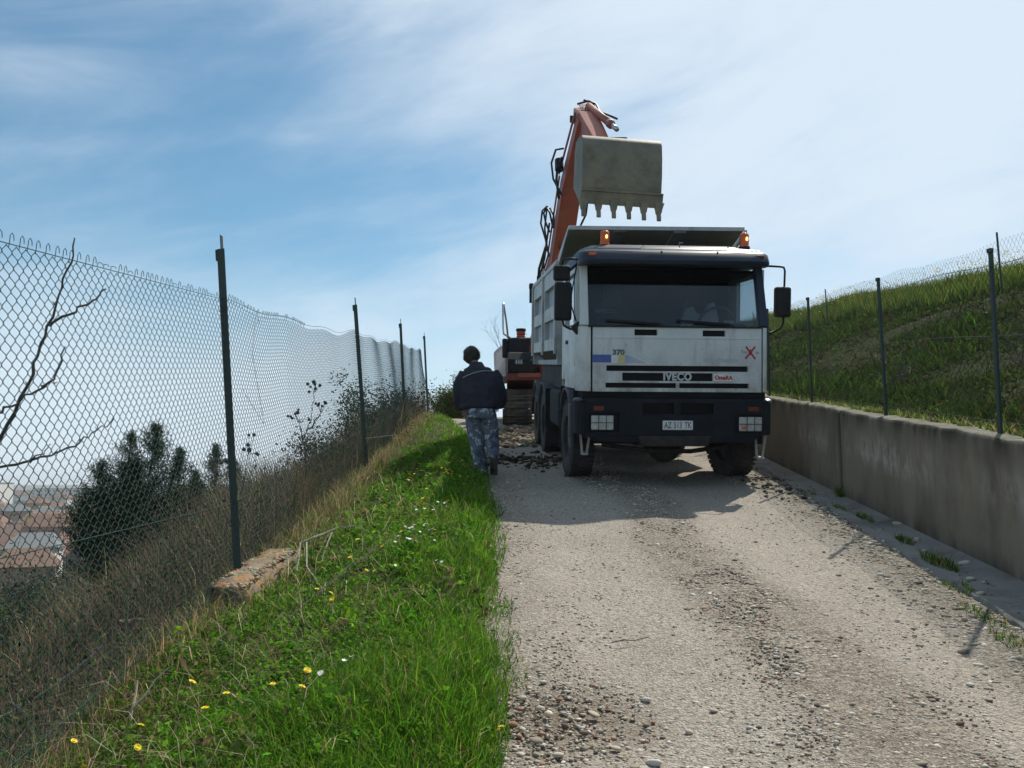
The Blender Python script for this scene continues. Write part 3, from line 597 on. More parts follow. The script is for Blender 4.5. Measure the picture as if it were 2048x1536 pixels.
    x, y, o = samp(18000, 0, 5.2); n = len(x); z = gz(x, y)+rng.uniform(0, .1, n); parts.append(leaf_mesh(np.stack([x, y, z], 1), rng.uniform(.012, .028, n)*(1+y/7), np.where((rng.uniform(size=n) < .6)[:, None], vary((.04, .075, .012), n, .35), vary((.05, .04, .022), n, .35)), .6, .6))
    x, y, o = samp(76000, 5.0, 10.8, 4); n = len(x); cl = wig(x, y, 1.2, 48); z = gz(x, y)
    c = np.where((rng.uniform(size=n) < .72)[:, None], vary((.075, .14, .02), n, .25), vary((.13, .16, .032), n, .25)); tip = np.where((rng.uniform(size=n) < .5)[:, None], c, vary((.16, .15, .03), n, .25))
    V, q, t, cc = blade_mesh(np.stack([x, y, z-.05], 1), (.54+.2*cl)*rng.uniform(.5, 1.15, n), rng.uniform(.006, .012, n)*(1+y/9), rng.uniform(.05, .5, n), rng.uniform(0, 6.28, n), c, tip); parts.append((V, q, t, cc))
    x, y, o = samp(3600, 5.2, 10.8, 5); n = len(x); z = gz(x, y)+rng.uniform(.5, .85, n); parts.append(leaf_mesh(np.stack([x, y, z], 1), rng.uniform(.014, .026, n)*(1+y/22), vary((.42, .36, .04), n, .2), .9, .9))
    stuff('bank_grass', parts, bank_m, 'grass and tall yellow flowering weeds covering the bank above the wall', 'grass')
    # tufts along the gutter and the wall top
    parts = []
    for gx_, gy, r, n, hh in ((3.42, 8.7, .1, 120, .07), (3.32, 7.6, .08, 120, .07), (3.2, 6.75, .13, 260, .1), (3.02, 6.15, .1, 110, .06), (2.86, 5.5, .15, 150, .06), (2.75, 4.9, .16, 260, .07), (3.67, 9.98, .05, 160, .17), (3.4, 9.3, .1, 90, .05), (3.45, 10.4, .12, 70, .05), (.0, 5.0, .1, 60, .05), (.02, 4.5, .12, 90, .05), (-.02, 5.7, .1, 60, .05)):
        a = rng.uniform(0, 6.28, n); q_ = r*np.sqrt(rng.uniform(size=n)); x = gx_+q_*np.cos(a)*.5; y = gy+q_*np.sin(a)*2; z = np.maximum(rbase(x, y), np.where(x > gx(y), base(y)+.03, -9))
        V, qq, t, cc = blade_mesh(np.stack([x, y, z-.01], 1), hh*rng.uniform(.4, 1.2, n), rng.uniform(.004, .008, n), rng.uniform(.2, 1, n), rng.uniform(0, 6.28, n), np.where((rng.uniform(size=n) < .75)[:, None], vary(G2, n, .3), vary(DRY, n, .3))); parts.append((V, qq, t, cc))
    n = 7000; y = np.exp(rng.uniform(np.log(2.6), np.log(30), n)); x = wx(y)+.16+rng.gamma(1.5, .06, n)*(.6+.6*wig(y, y*0, 2, 49)); z = np.maximum(gz(x, y), base(y)+1.0)
    V, qq, t, cc = blade_mesh(np.stack([x, y, z], 1), rng.uniform(.02, .12, n), rng.uniform(.004, .008, n)*(1+y/10), rng.uniform(.2, 1, n), rng.uniform(0, 6.28, n), np.where((rng.uniform(size=n) < .7)[:, None], vary((.09, .15, .025), n, .3), vary(DRY, n, .3))); parts.append((V, qq, t, cc))
    stuff('wall_weeds', parts, blades, 'small green weed tufts along the gutter and the wall top', 'weeds')
veg()
# ------------------------------------------------------------------ the tipper lorry (local x right, y to its rear, z up)
RX = math.atan(.138)
def build_truck():
    T = thing('tipper_truck', 'white tipper lorry with dark visor and grey tipping body facing the camera', 'truck', (2.02, 11.1, .138*11.1), (RX, 0, R_(3.4)))
    # --- bumper
    bm = MB()
    holes = [(-.41, -.02, .895, 1.035, .09), (.07, .48, .895, 1.035, .09), (-1.10, -.70, .665, .915, .035), (.74, 1.14, .655, .905, .035)]
    bm.holed((0, 0, 0), (1, 0, 0), (0, 0, 1), (0, 1, 0), -1.12, 1.12, .64, 1.06, [h if h[0] > -1.08 and h[1] < 1.1 else (max(h[0], -1.09), min(h[1], 1.1), h[2], h[3], h[4]) for h in holes], .12, 0, 1)
    bump = bm.build('bumper', [bumper_m, deep], T)
    c = MB()
    for s in (-1, 1):
        pl = [(s*1.12, 0), (s*1.18, .015), (s*1.225, .06), (s*1.24, .14), (s*1.24, .62), (s*1.05, .62), (s*1.05, .125), (s*1.12, .12)]
        MB().loft([[(x, y, z) for x, y in pl] for z in (.64, 1.06)]).build('bumper_corner', bumper_m, bump, bevel=.022, seg=3)
    MB().prism([(-1.2, 0, 1.0605), (-1.1, .005, 1.085), (1.1, .005, 1.085), (1.2, 0, 1.0605)], (0, .2, 0)).build('bumper_lip', bumper_m, bump)
    MB().hexa([(-.98, .03, .545), (.98, .03, .545), (.98, .3, .545), (-.98, .3, .545)], [(-1.1, .015, .639), (1.1, .015, .639), (1.1, .3, .639), (-1.1, .3, .639)]).build('bumper_valance', bumper_m, bump, bevel=.01)
    MB().hexa([(-.42, .0, .5), (.42, .0, .5), (.42, .2, .5), (-.42, .2, .5)], [(-.46, -.006, .63), (.46, -.006, .63), (.46, .2, .63), (-.46, .2, .63)]).build('tow_bracket', chassis, bump, bevel=.01)
    for s in (-1, 1): MB().ball((s*1.19, .16, 1.065), .075, 8, 0, (1, 1.4, .45)).build('corner_cap', chrome if s > 0 else rimm, bump, smooth=True)
    MB().box(-1.16, 1.16, .09, .3, 1.062, 1.175).build('bumper_recess', deep, T)
    m = MB()
    for k in range(3): m.box(-.4, .47, .082, .089, 1.08+k*.03, 1.095+k*.03)
    m.build('intake_grating', bumper_m, T)
    for x0, x1, z0, z1 in ((-1.05, -.77, .70, .88), (.81, 1.10, .69, .868)):
        h = MB().box(x0, x1, .008, .034, z0, z1).build('headlight', lens_m, T, bevel=.02, seg=3)
        g = MB()
        for k in (1, 2): g.box(x0+(x1-x0)*k/3-.004, x0+(x1-x0)*k/3+.004, .001, .007, z0, z1)
        g.box(x0, x1, .0015, .0065, (z0+z1)/2-.004, (z0+z1)/2+.004); g.build('lamp_guard', black, h)
        if x0 > 0: MB().ball((x0+.055, .004, z0+.045), .024, 6, 0, (1.2, .3, .8)).build('sidelight', amber, h, smooth=True)
        xm = (x0+x1)/2-.04*(1 if x0 < 0 else -1)
        MB().box(xm-.075, xm+.055, -.006, .012, .942, .995).build('indicator', amber_dk, T, bevel=.006)
    pl = MB().box(-.16, .22, -.008, .0, .706, .82).build('licence_plate', plate_m, T, bevel=.006, seg=2)
    for tx_, xx in (('AZ', -.095), ('513', .03), ('TK', .155)): text('plate_lettering', tx_, .108, dark_letter, pl, (xx, -.0095, .76), sx=.64, off=.002, ext=.001)
    # --- grille / front hatch
    hz = lambda z: .05+(z-1.17)*.035
    fr = MB(); sl = [(-.51, -.22, 1.875, 1.95, .05), (.35, .64, 1.87, 1.945, .05), (-.86, .93, 1.43, 1.5, .045), (-.66, .48, 1.31, 1.41, .03), (-.87, .94, 1.222, 1.285, .045)]
    fr.holed((0, .05-1.17*.035, 0), (1, 0, 0), (0, .035, 1), (0, 1, 0), -1.03, 1.098, 1.175, 1.985, sl, .06, 0, 1)
    hat = fr.build('front_hatch', [white, deep], T)
    MB().box(-1.035, 1.10, hz(1.845)-.007, hz(1.845)+.01, 1.836, 1.85).build('hatch_crease', white, hat, bevel=.003)
    MB().box(.02, .055, hz(1.25)-.004, hz(1.25)+.04, 1.22, 1.287).build('hatch_lock', white, hat, bevel=.003); MB().box(.031, .043, hz(1.25)-.006, hz(1.25), 1.245, 1.26).build('keyhole', deep, hat)
    text('brand_lettering', 'IVECO', .13, grey_letter, hat, (.035, hz(1.36)+.014, 1.36), sx=.9, off=.005, ext=.012, space=1.1)
    b = MB().box(.488, .742, hz(1.355)-.006, hz(1.355)+.02, 1.312, 1.398).build('badge', plate_m, hat, bevel=.008); text('badge_lettering', 'OmaRA', .072, red_m, b, (.615, hz(1.355)-.0085, 1.355), sx=.95, off=.003, ext=.001)
    text('number_lettering', '370', .088, dark_letter, hat, (-.71, hz(1.66)-.002, 1.66), sx=1.15, off=.004, ext=.002)
    y = hz(1.58)-.003
    def flat(pts, nm, mt): MB().add([(x, hz(z)-.0025, z) for x, z in pts], [tuple(range(len(pts)))]).build(nm, mt, hat)
    flat([(-1.034, 1.535), (-.80, 1.535), (-.80, 1.632), (-1.034, 1.632)], 'stripe', blue_m); flat([(-.80, 1.53), (-.715, 1.53), (-.715, 1.625), (-.80, 1.625)], 'stripe', plate_m)
    flat([(-.715, 1.522), (-.625, 1.522), (-.625, 1.632), (-.715, 1.632)], 'stripe', yellow_m); flat([(-.625, 1.53), (-.36, 1.53), (-.60, 1.63), (-.625, 1.63)], 'stripe', pale_blue_m)
    for a in (0, .07): flat([(-.30+a, 1.53), (-.285+a, 1.53), (-.455+a, 1.625), (-.47+a, 1.625)], 'stripe', faint_letter)
    def stroke(p, q, w):
        d = Vector((q[0]-p[0], q[1]-p[1])).normalized(); n = Vector((-d.y, d.x))*w; flat([(p[0]-n.x*.6, p[1]-n.y*.6), (q[0]-n.x*.6, q[1]-n.y*.6), (q[0]+n.x*.6, q[1]+n.y*.6), (p[0]+n.x*.6, p[1]+n.y*.6)], 'emblem_stroke', red_m)
    for p, q in (((.9, 1.748), (.95, 1.68)), ((.95, 1.68), (1.02, 1.592)), ((1.015, 1.748), (.965, 1.68)), ((.965, 1.68), (.89, 1.594))): stroke(p, q, .019)
    MB().ball((.957, hz(1.675)-.001, 1.678), .03, 6, 0, (.8, .1, 1.2)).build('emblem_centre', red_m, hat, smooth=True)
    text('emblem_lettering', 'Tre', .062, dark_letter, hat, (.875, hz(1.68)-.002, 1.678), ext=.001, sx=.75, space=1.15); text('emblem_lettering', 'ka', .062, dark_letter, hat, (1.045, hz(1.68)-.002, 1.676), ext=.001, sx=.75)
    text('name_lettering', 'EuroTrakker', .075, faint_letter, hat, (.58, hz(1.575)-.002, 1.572), ext=.001, off=.004, sx=1.16, shear=.2)
    # --- cab corners, doors, pillars, roof
    for s in (-1, 1):
        xi = 1.052 if s < 0 else 1.12
        pl = [(s*xi, .055), (s*(xi+.05), .062), (s*1.18, .1), (s*1.21, .2), (s*1.215, .34), (s*1.17, .34), (s*1.15, .2), (s*xi, .115)]
        MB().loft([[(x, y+(z-1.17)*.035, z) for x, y in pl] for z in (1.175, 1.5, 1.985)]).build('cab_corner', white, T, bevel=.012, seg=3)
        d = MB().holed((s*1.215, 0, 0), (0, 1, 0), (0, 0, 1), (-s, 0, 0), .35, 1.42, 1.2, 2.74, [(.47, 1.33, 2.02, 2.66, None)], .05).build('door', white, T)
        MB().box(*sorted((s*1.188, s*1.194)), .47, 1.33, 2.02, 2.66).build('door_glass', sglass, d)
        MB().box(*sorted((s*1.219, s*1.235)), 1.1, 1.25, 1.78, 1.83).build('door_handle', black, d, bevel=.005)
        fr = MB()
        for a in ((.455, .47, 2.005, 2.675), (1.33, 1.345, 2.005, 2.675)): fr.box(*sorted((s*1.21, s*1.221)), a[0], a[1], a[2], a[3])
        fr.box(*sorted((s*1.21, s*1.221)), .47, 1.33, 2.005, 2.02).box(*sorted((s*1.21, s*1.221)), .47, 1.33, 2.66, 2.675); fr.build('window_seal', black, d)
        MB().box(*sorted((s*1.216, s*1.219)), .36, .52, 1.69, 1.96).build('corner_shutter', pale_blue_m if s > 0 else white, d)
        MB().holed((s*1.215, 0, 0), (0, 1, 0), (0, 0, 1), (-s, 0, 0), 1.43, 1.78, 1.3, 2.78, [], .05).build('rear_quarter', white, T)
        MB().sweep([((s*1.135, .13, 1.985), .11, .1, (0, .26, .78)), ((s*1.125, .37, 2.80), .10, .1, (0, .26, .78))]).build('windscreen_pillar', white if s < 0 else navy, T, bevel=.012)
        MB().sweep([((s*1.19, .33, 1.985), .04, .07, (0, 0, 1)), ((s*1.17, .4, 2.8), .04, .07, (0, 0, 1))]).build('door_pillar', white, T)
        MB().box(*sorted((s*1.216, s*1.222)), .36, .42, 1.49, 1.53).build('side_marker', yellow_m, T)
    MB().holed((0, 1.78, 0), (1, 0, 0), (0, 0, 1), (0, -1, 0), -1.21, 1.21, 1.2, 2.8, [(-.55, .55, 2.1, 2.55, None)], .04).build('cab_rear_wall', white, T)
    MB().box(-1.19, 1.19, 1.70, 1.735, 1.24, 2.78).build('rear_shade_panel', seatm, T); MB().box(-1.075, -1.02, .115, .13, 1.18, 1.98).build('gap_shade_strip', deep, T); MB().box(1.09, 1.13, .118, .13, 1.18, 1.98).build('gap_shade_strip', deep, T)  # dark panel and strips added so cab interior and hatch gaps look shaded
    MB().box(-1.16, 1.16, .12, 1.69, 1.2, 1.24).build('cab_floor', chassis, T); MB().box(-1.17, 1.17, .5, 1.74, 2.70, 2.74).build('head_lining', seatm, T)
    a = [(-1.085, .10, 1.99), (1.085, .10, 1.99), (1.07, .36, 2.80), (-1.07, .36, 2.80)]
    n_ = Vector((0, -1, .3)).normalized()*.006
    ws = MB().hexa([Vector(p)-n_ for p in a], [Vector(p)+n_ for p in a]).build('windscreen', glass, T)
    text('glass_lettering', 'IVECO', .07, dark_letter, ws, (-.86, .145, 2.17), rot=(R_(72), 0, 0), ext=.0005, sx=1.3)
    for x0, sgn in ((-.15, -1), (.75, -1)):
        w = MB().tube([(x0, .055, 1.975), (x0-.02, .06, 2.01), (x0+sgn*.62, .10, 2.045)], .009, 6).bar((x0-.05, .077, 2.02), (x0+sgn*.72, .098, 2.065), .012, .03).build('wiper', black, ws)
    MB().box(-1.09, 1.09, .06, .12, 1.975, 1.995).build('windscreen_seal', black, ws)
    # roof
    def ring(z, x, y0, y1, r=.16):
        return [(-x+r, y0, z), (x-r, y0, z), (x-.03, y0+r*.5, z), (x, y0+r*1.2, z), (x, y1, z), (-x, y1, z), (-x, y0+r*1.2, z), (-x+.03, y0+r*.5, z)]
    MB().loft([ring(2.79, 1.21, .27, 1.79), ring(2.9, 1.2, .27, 1.79), ring(3.0, 1.13, .36, 1.77, .2), ring(3.05, 1.02, .5, 1.7, .25)]).build('roof', navy, T, auto=50)
    def vis(z, y0, x): return [(-x, .34, z), (-x, y0+.16, z), (-x+.06, y0+.05, z), (-x+.2, y0, z), (x-.2, y0, z), (x-.06, y0+.05, z), (x, y0+.16, z), (x, .34, z)]
    v = MB().loft([vis(2.755, -.01, 1.2), vis(2.80, -.035, 1.205), vis(2.9, .02, 1.2), vis(2.935, .09, 1.18)]).build('sun_visor', navy, T, auto=40)
    MB().box(-1.1, -1.0, .004, .05, 2.85, 2.885).build('marker_lamp', amber, v, bevel=.006); MB().box(1.0, 1.1, .004, .05, 2.85, 2.885).build('marker_lamp', amber_dk, v, bevel=.006)
    MB().tube([(-.98, .09, 2.95), (-.45, .06, 2.95), (-.42, .03, 2.985), (-.4, .02, 2.935), (0, .02, 2.935), (.62, .02, 2.935), (.64, .03, 2.985), (.67, .06, 2.95), (1.06, .09, 2.945)], .0055, 5).build('visor_cable', chrome, v)
    for x in (-.2, .5): MB().tube([(x, .0, 2.89), (x, -.01, 2.915)], .012, 6).build('visor_knob', black, v)
    MB().tube([(.1, .3, 3.0), (.09, .28, 3.06), (.13, .25, 3.05)], .008, 5).build('horn_bracket', chrome, T)
    for x in (-.81, 1.03):
        b = MB().lathe([(0, .07), (.02, .07), (.025, .06), (.16, .06), (.185, .05), (.195, .02), (.196, 0.001)], (x, .6, 3.05), (0, 0, 1), 20).build('beacon', amber, T, auto=50)
        MB().lathe([(-.03, .075), (.03, .075)], (x, .6, 3.03), (0, 0, 1), 18).build('beacon_base', black, b); MB().ball((x+.015, .535, 3.16), .02, 6, 0, (.7, .5, 1.2)).build('beacon_bulb', bulb_m, b)
    # cabin inside
    D = MB().box(-1.1, 1.1, .16, .5, 1.5, 2.0).hexa([(.3, .3, 2.0), (1.0, .3, 2.0), (1.0, .55, 1.98), (.3, .55, 1.98)], [(.35, .36, 2.06), (.95, .36, 2.06), (.95, .55, 2.04), (.35, .55, 2.04)]).build('dashboard', dashm, T)
    for x0, x1, y0, z0, rz in ((.7, .84, .2, 2.003, .2), (.87, 1.03, .2, 2.003, -.1), (-1.0, -.78, .21, 2.003, .1), (.16, .22, .18, 2.003, 0)):
        hgt = .1 if x0 > .1 else .02
        MB().box(x0, x1, y0, y0+.004, z0, z0+hgt, 0, Matrix.Rotation(R_(-4), 4, 'X')).build('paper_note', paperm, D)
    st = MB(); tor = []
    for k in range(25):
        a = k*2*math.pi/24; tor.append(Vector((.66+.23*math.cos(a), .52, 2.03))+Vector((0, .55, .83)).normalized()*0+Vector((0, -.42, .9)).normalized()*.23*math.sin(a)+Vector((0, .06, .02)))
    st.tube(tor, .017, 8, cap=False); st.tube([(.66, .58, 2.04), (.66, .4, 1.85)], .03, 8); st.bar((.45, .58, 2.05), (.87, .58, 2.05), .04, .02)
    st.build('steering_wheel', pm('wheel_rim', (.1, .105, .11), rough=.3), T, smooth=True)
    for x in (-.55, .62):
        se = MB().sweep([((x, 1.28, 1.75), .5, .14, (0, .15, 1)), ((x, 1.36, 2.3), .46, .13, (0, .15, 1)), ((x, 1.4, 2.42), .28, .11, (0, .15, 1)), ((x, 1.42, 2.62), .26, .1, (0, .15, 1))]).box(x-.26, x+.26, .82, 1.3, 1.6, 1.74).build('seat', seatm, T, bevel=.03, seg=2)
        if x > 0:
            pr = [(-.27, 1.8), (-.25, 2.12), (-.19, 2.29), (-.1, 2.32), (-.06, 2.24), (0, 2.2), (.06, 2.24), (.12, 2.36), (.2, 2.38), (.25, 2.16), (.29, 1.8)]
            MB().prism([(x+a, 1.12+(z-1.8)*.13, z) for a, z in pr], (0, .12, 0)).build('seat_cover', shirtm, se, bevel=.015)
    # --- mirrors
    def mirror(x0, x1, z0, z1, y=.3): return MB().box(x0, x1, y, y+.12, z0, z1).build('mirror', black, T, bevel=.035, seg=3)
    mirror(-1.5, -1.29, 2.565, 2.76); mirror(-1.485, -1.265, 2.06, 2.545); mirror(1.36, 1.565, 2.135, 2.525)
    MB().tube([(1.19, .34, 2.79), (1.42, .36, 2.785), (1.475, .36, 2.775), (1.49, .36, 2.73), (1.485, .36, 2.5)], .014, 8).build('mirror_arm', black, T, smooth=True)
    MB().tube([(1.48, .36, 2.15), (1.475, .36, 2.05), (1.44, .36, 1.99), (1.3, .33, 1.93), (1.2, .28, 1.95)], .014, 8).build('mirror_arm', black, T, smooth=True)
    MB().tube([(-1.38, .36, 2.08), (-1.36, .36, 2.0), (-1.29, .34, 1.96), (-1.22, .3, 1.95)], .016, 8).prism([(-1.28, .24, 1.97), (-1.2, .2, 2.05), (-1.17, .18, 2.04), (-1.17, .18, 1.91), (-1.21, .2, 1.88)], (0, .1, 0)).build('mirror_arm', black, T, bevel=.008)
    MB().tube([(-1.39, .36, 2.74), (-1.38, .36, 2.83), (-1.3, .34, 2.845), (-1.15, .3, 2.83)], .014, 8).tube([(-1.2, .32, 2.82), (-1.265, .37, 2.4), (-1.265, .37, 2.25), (-1.21, .3, 2.05)], .009, 6).build('mirror_arm', black, T, smooth=True)
    # --- steps
    for s, xs, zb in ((-1, (-1.16, -1.055), .385), (1, (1.08, 1.2), .335)):
        m = MB(); m.bar((xs[0], .2, .66), (xs[0]+.03, .22, zb), .03, .008, (0, 1, 0)).bar((xs[1]+.02, .2, .66), (xs[1]-.02, .22, zb), .03, .008, (0, 1, 0)).box(min(xs)+.02, max(xs)-.01, .16, .3, zb-.01, zb+.015)
        m.build('step', strapm, T)
    # --- wheels
    def wheel(x, y, steer=0., w=.31, r=.52, dual=False):
        W = bpy.data.objects.new('wheel', None); link(W, T); W.location = (x, y, r-.015); W.rotation_euler = (0, 0, R_(steer))
        s = 1 if x > 0 else -1
        for k, ox in enumerate((0, -s*.33) if dual else (0,)):
            h = w/2; pr = [(-h*.55, .28), (-h*.9, .3), (-h, .4), (-h*.95, .47), (-h*.8, .505), (-h*.3, .515), (h*.3, .515), (h*.8, .505), (h*.95, .47), (h, .4), (h*.9, .3), (h*.55, .28)]
            ty = MB().lathe(pr, (ox, 0, 0), (1, 0, 0), 44)
            ty.build('tyre', rubber, W, auto=35)
            lg = MB(); n = 40
            for i in range(n):
                a = 2*math.pi*i/n
                for q, (x0, x1) in enumerate(((-h*.94, -h*.42), (-h*.3, h*.3), (h*.42, h*.94))):
                    M = Matrix.Rotation(a+(.07 if q == 1 else 0), 4, 'X'); rr = .498 if q != 1 else .508
                    lg.box(ox+x0, ox+x1, -.026, .026, rr, .527, 0, M)
            lg.build('tread', rubber, W)
        so = s*(h*.35 if not dual else h*.1)
        rm = MB().lathe([(-.02, .28), (-.02, .285), (.03, .285), (.035, .27), (-.05*1, .2), (-.02, .15), (.05, .13), (.06, .06), (.06, .001)], (so, 0, 0), (s, 0, 0), 32).build('rim', rimm, W, auto=40)
        b = MB()
        for k in range(10):
            a = 2*math.pi*k/10; b.tube([(so-s*.03, .17*math.cos(a), .17*math.sin(a)), (so+s*.02, .17*math.cos(a), .17*math.sin(a))], .014, 6)
        b.build('wheel_nuts', rimm, rm); return W
    wheel(-1.065, 1.18, 2); wheel(1.07, 1.18, 9); 
    for y in (4.55, 5.93):
        for s in (-1, 1): wheel(s*1.08, y, 0, .29, .52, True)
    MB().bar((-1, 1.18, .5), (1, 1.18, .5), .16, .14).build('front_axle', chassis, T)
    for y in (4.55, 5.93): MB().tube([(-.95, y, .52), (.95, y, .52)], .09, 10).ball((0, y, .5), .24, 8).build('rear_axle', chassis, T)
    # mudguards
    for s in (-1, 1):
        def arch(cy, cz, r, a0, a1, x0, x1, nm, mt, n=12):
            m = MB(); rings = []
            for k in range(n+1):
                a = R_(a0+(a1-a0)*k/n); y, z = math.cos(a), math.sin(a); rings.append([(s*x0, cy-y*r, cz+z*r), (s*x1, cy-y*r, cz+z*r), (s*x1, cy-y*(r+.025), cz+z*(r+.025)), (s*x0, cy-y*(r+.025), cz+z*(r+.025))])
            return m.loft(rings).build(nm, mt, T, auto=30)
        arch(1.18, .53, .64, 8, 150, .86, 1.245, 'mudguard', mudg)
        MB().hexa([(s*.88, .47, .56), (s*1.265, .5, .56), (s*1.265, .62, .56), (s*.88, .62, .56)], [(s*.88, .42, 1.0), (s*1.265, .45, 1.0), (s*1.265, .62, 1.0), (s*.88, .62, 1.0)]).build('arch_front', mudg if s < 0 else bumper_m, T, bevel=.02)
        MB().box(*sorted((s*.87, s*1.24)), 1.72, 1.76, .3, 1.2).build('mudflap', black, T)
        arch(4.55, .55, .62, 30, 150, .72, 1.25, 'mudguard', mudg); arch(5.93, .55, .62, 30, 150, .72, 1.25, 'mudguard', mudg)
        MB().box(*sorted((s*.74, s*1.24)), 3.93, 3.96, .45, 1.1).build('mudflap', black, T)
        MB().box(*sorted((s*1.18, s*1.235)), .36, .7, .66, 1.18).box(*sorted((s*1.1, s*1.225)), .34, .62, .5, .66).build('step_box', bumper_m, T, bevel=.01)
        MB().bar((s*.42, .3, .86), (s*.42, 6.7, .9), .09, .28).build('chassis_rail', chassis, T)
        MB().box(*sorted((s*.55, s*1.2)), 2.3, 3.6, .55, 1.12).build('fuel_tank' if s > 0 else 'tool_locker', bumper_m, T, bevel=.06, seg=3)
    MB().box(-.4, .4, .35, 1.6, .5, 1.15).ball((0, .6, .45), .22, 8).build('engine', chassis, T)
    MB().tube([(-.85, .45, .48), (-.3, .35, .42), (.3, .4, .4), (.8, .5, .46)], .03, 8).build('drag_link', chassis, T)
    # --- tipping body
    B = bpy.data.objects.new('tipping_body', None); link(B, T)
    for s in (-1, 1):
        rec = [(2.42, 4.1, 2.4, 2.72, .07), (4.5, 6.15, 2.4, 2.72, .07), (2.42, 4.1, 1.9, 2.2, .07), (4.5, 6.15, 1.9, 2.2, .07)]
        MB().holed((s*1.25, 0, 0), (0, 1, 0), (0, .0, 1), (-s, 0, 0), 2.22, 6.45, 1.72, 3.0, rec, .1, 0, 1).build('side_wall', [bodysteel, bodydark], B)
        for y in (2.22, 4.24, 6.32): MB().box(*sorted((s*1.252, s*1.285)), y, y+.1, 1.66, 2.99).build('side_post', bodysteel, B, bevel=.006)
        MB().box(*sorted((s*1.2, s*1.27)), 2.2, 6.46, 2.97, 3.045).build('top_rail', bodysteel, B, bevel=.012)
        MB().hexa([(s*.55, 2.3, 1.25), (s*.6, 2.3, 1.25), (s*.6, 6.4, 1.25), (s*.55, 6.4, 1.25)], [(s*1.16, 2.3, 1.72), (s*1.2, 2.3, 1.72), (s*1.2, 6.4, 1.72), (s*1.16, 6.4, 1.72)]).build('lower_side', muddy, B)
    MB().holed((0, 2.2, 0), (1, 0, 0), (0, 0, 1), (0, 1, 0), -1.24, 1.24, 1.5, 3.04, [(-1.1, -.45, 1.7, 2.9, .05), (-.35, .35, 1.7, 2.9, .05), (.45, 1.1, 1.7, 2.9, .05)], .08).build('front_wall', bodysteel, B)
    MB().box(-1.08, 1.08, 2.35, 6.35, 1.13, 1.49).build('subframe', chassis, B); MB().box(-1.15, 1.15, 2.28, 6.4, 1.5, 1.58).build('floor', bodydark, B); MB().box(-1.24, 1.24, 6.46, 6.53, 1.5, 2.96).build('tailgate', bodysteel, B, bevel=.01)
    for s in (-1, 1): MB().tube([(s*1.2, 6.5, 3.02), (s*1.33, 6.5, 3.02)], .05, 8).box(*sorted((s*1.25, s*1.32)), 6.46, 6.56, 2.7, 3.08).build('tailgate_hinge', black, B)
    cp = MB().hexa([(-1.235, 2.2, 3.045), (1.2, 2.2, 3.045), (1.14, .98, 3.325), (-1.235, .98, 3.305)], [(-1.235, 2.2, 3.075), (1.2, 2.2, 3.075), (1.14, .98, 3.355), (-1.235, .98, 3.335)]).build('canopy', canopy_m, B)
    MB().bar((-1.24, .97, 3.33), (1.15, .97, 3.35), .03, .055).build('canopy_lip', bodysteel, cp, bevel=.006)
    for x in (-.62, .2): MB().hexa([(x, 2.15, 3.03), (x+.16, 2.15, 3.03), (x+.16, 1.0, 3.295), (x, 1.0, 3.295)], [(x, 2.15, 3.053), (x+.16, 2.15, 3.053), (x+.16, 1.0, 3.314), (x, 1.0, 3.314)]).build('canopy_rib', bodysteel, cp)
    for x in (-1.24, 1.2): MB().prism([(x, 2.2, 2.95), (x, 2.2, 3.09), (x, .98 if x < 0 else 1.1, 3.36), (x, .98 if x < 0 else 1.1, 3.31)], (.03, 0, 0)).build('canopy_gusset', bodysteel, cp)
    for x in (-.45, .0): MB().ball((x, 1.9, 3.17), .06, 5, 0, (1.4, .8, .8)).build('soil_lump', muddy, cp)
build_truck()
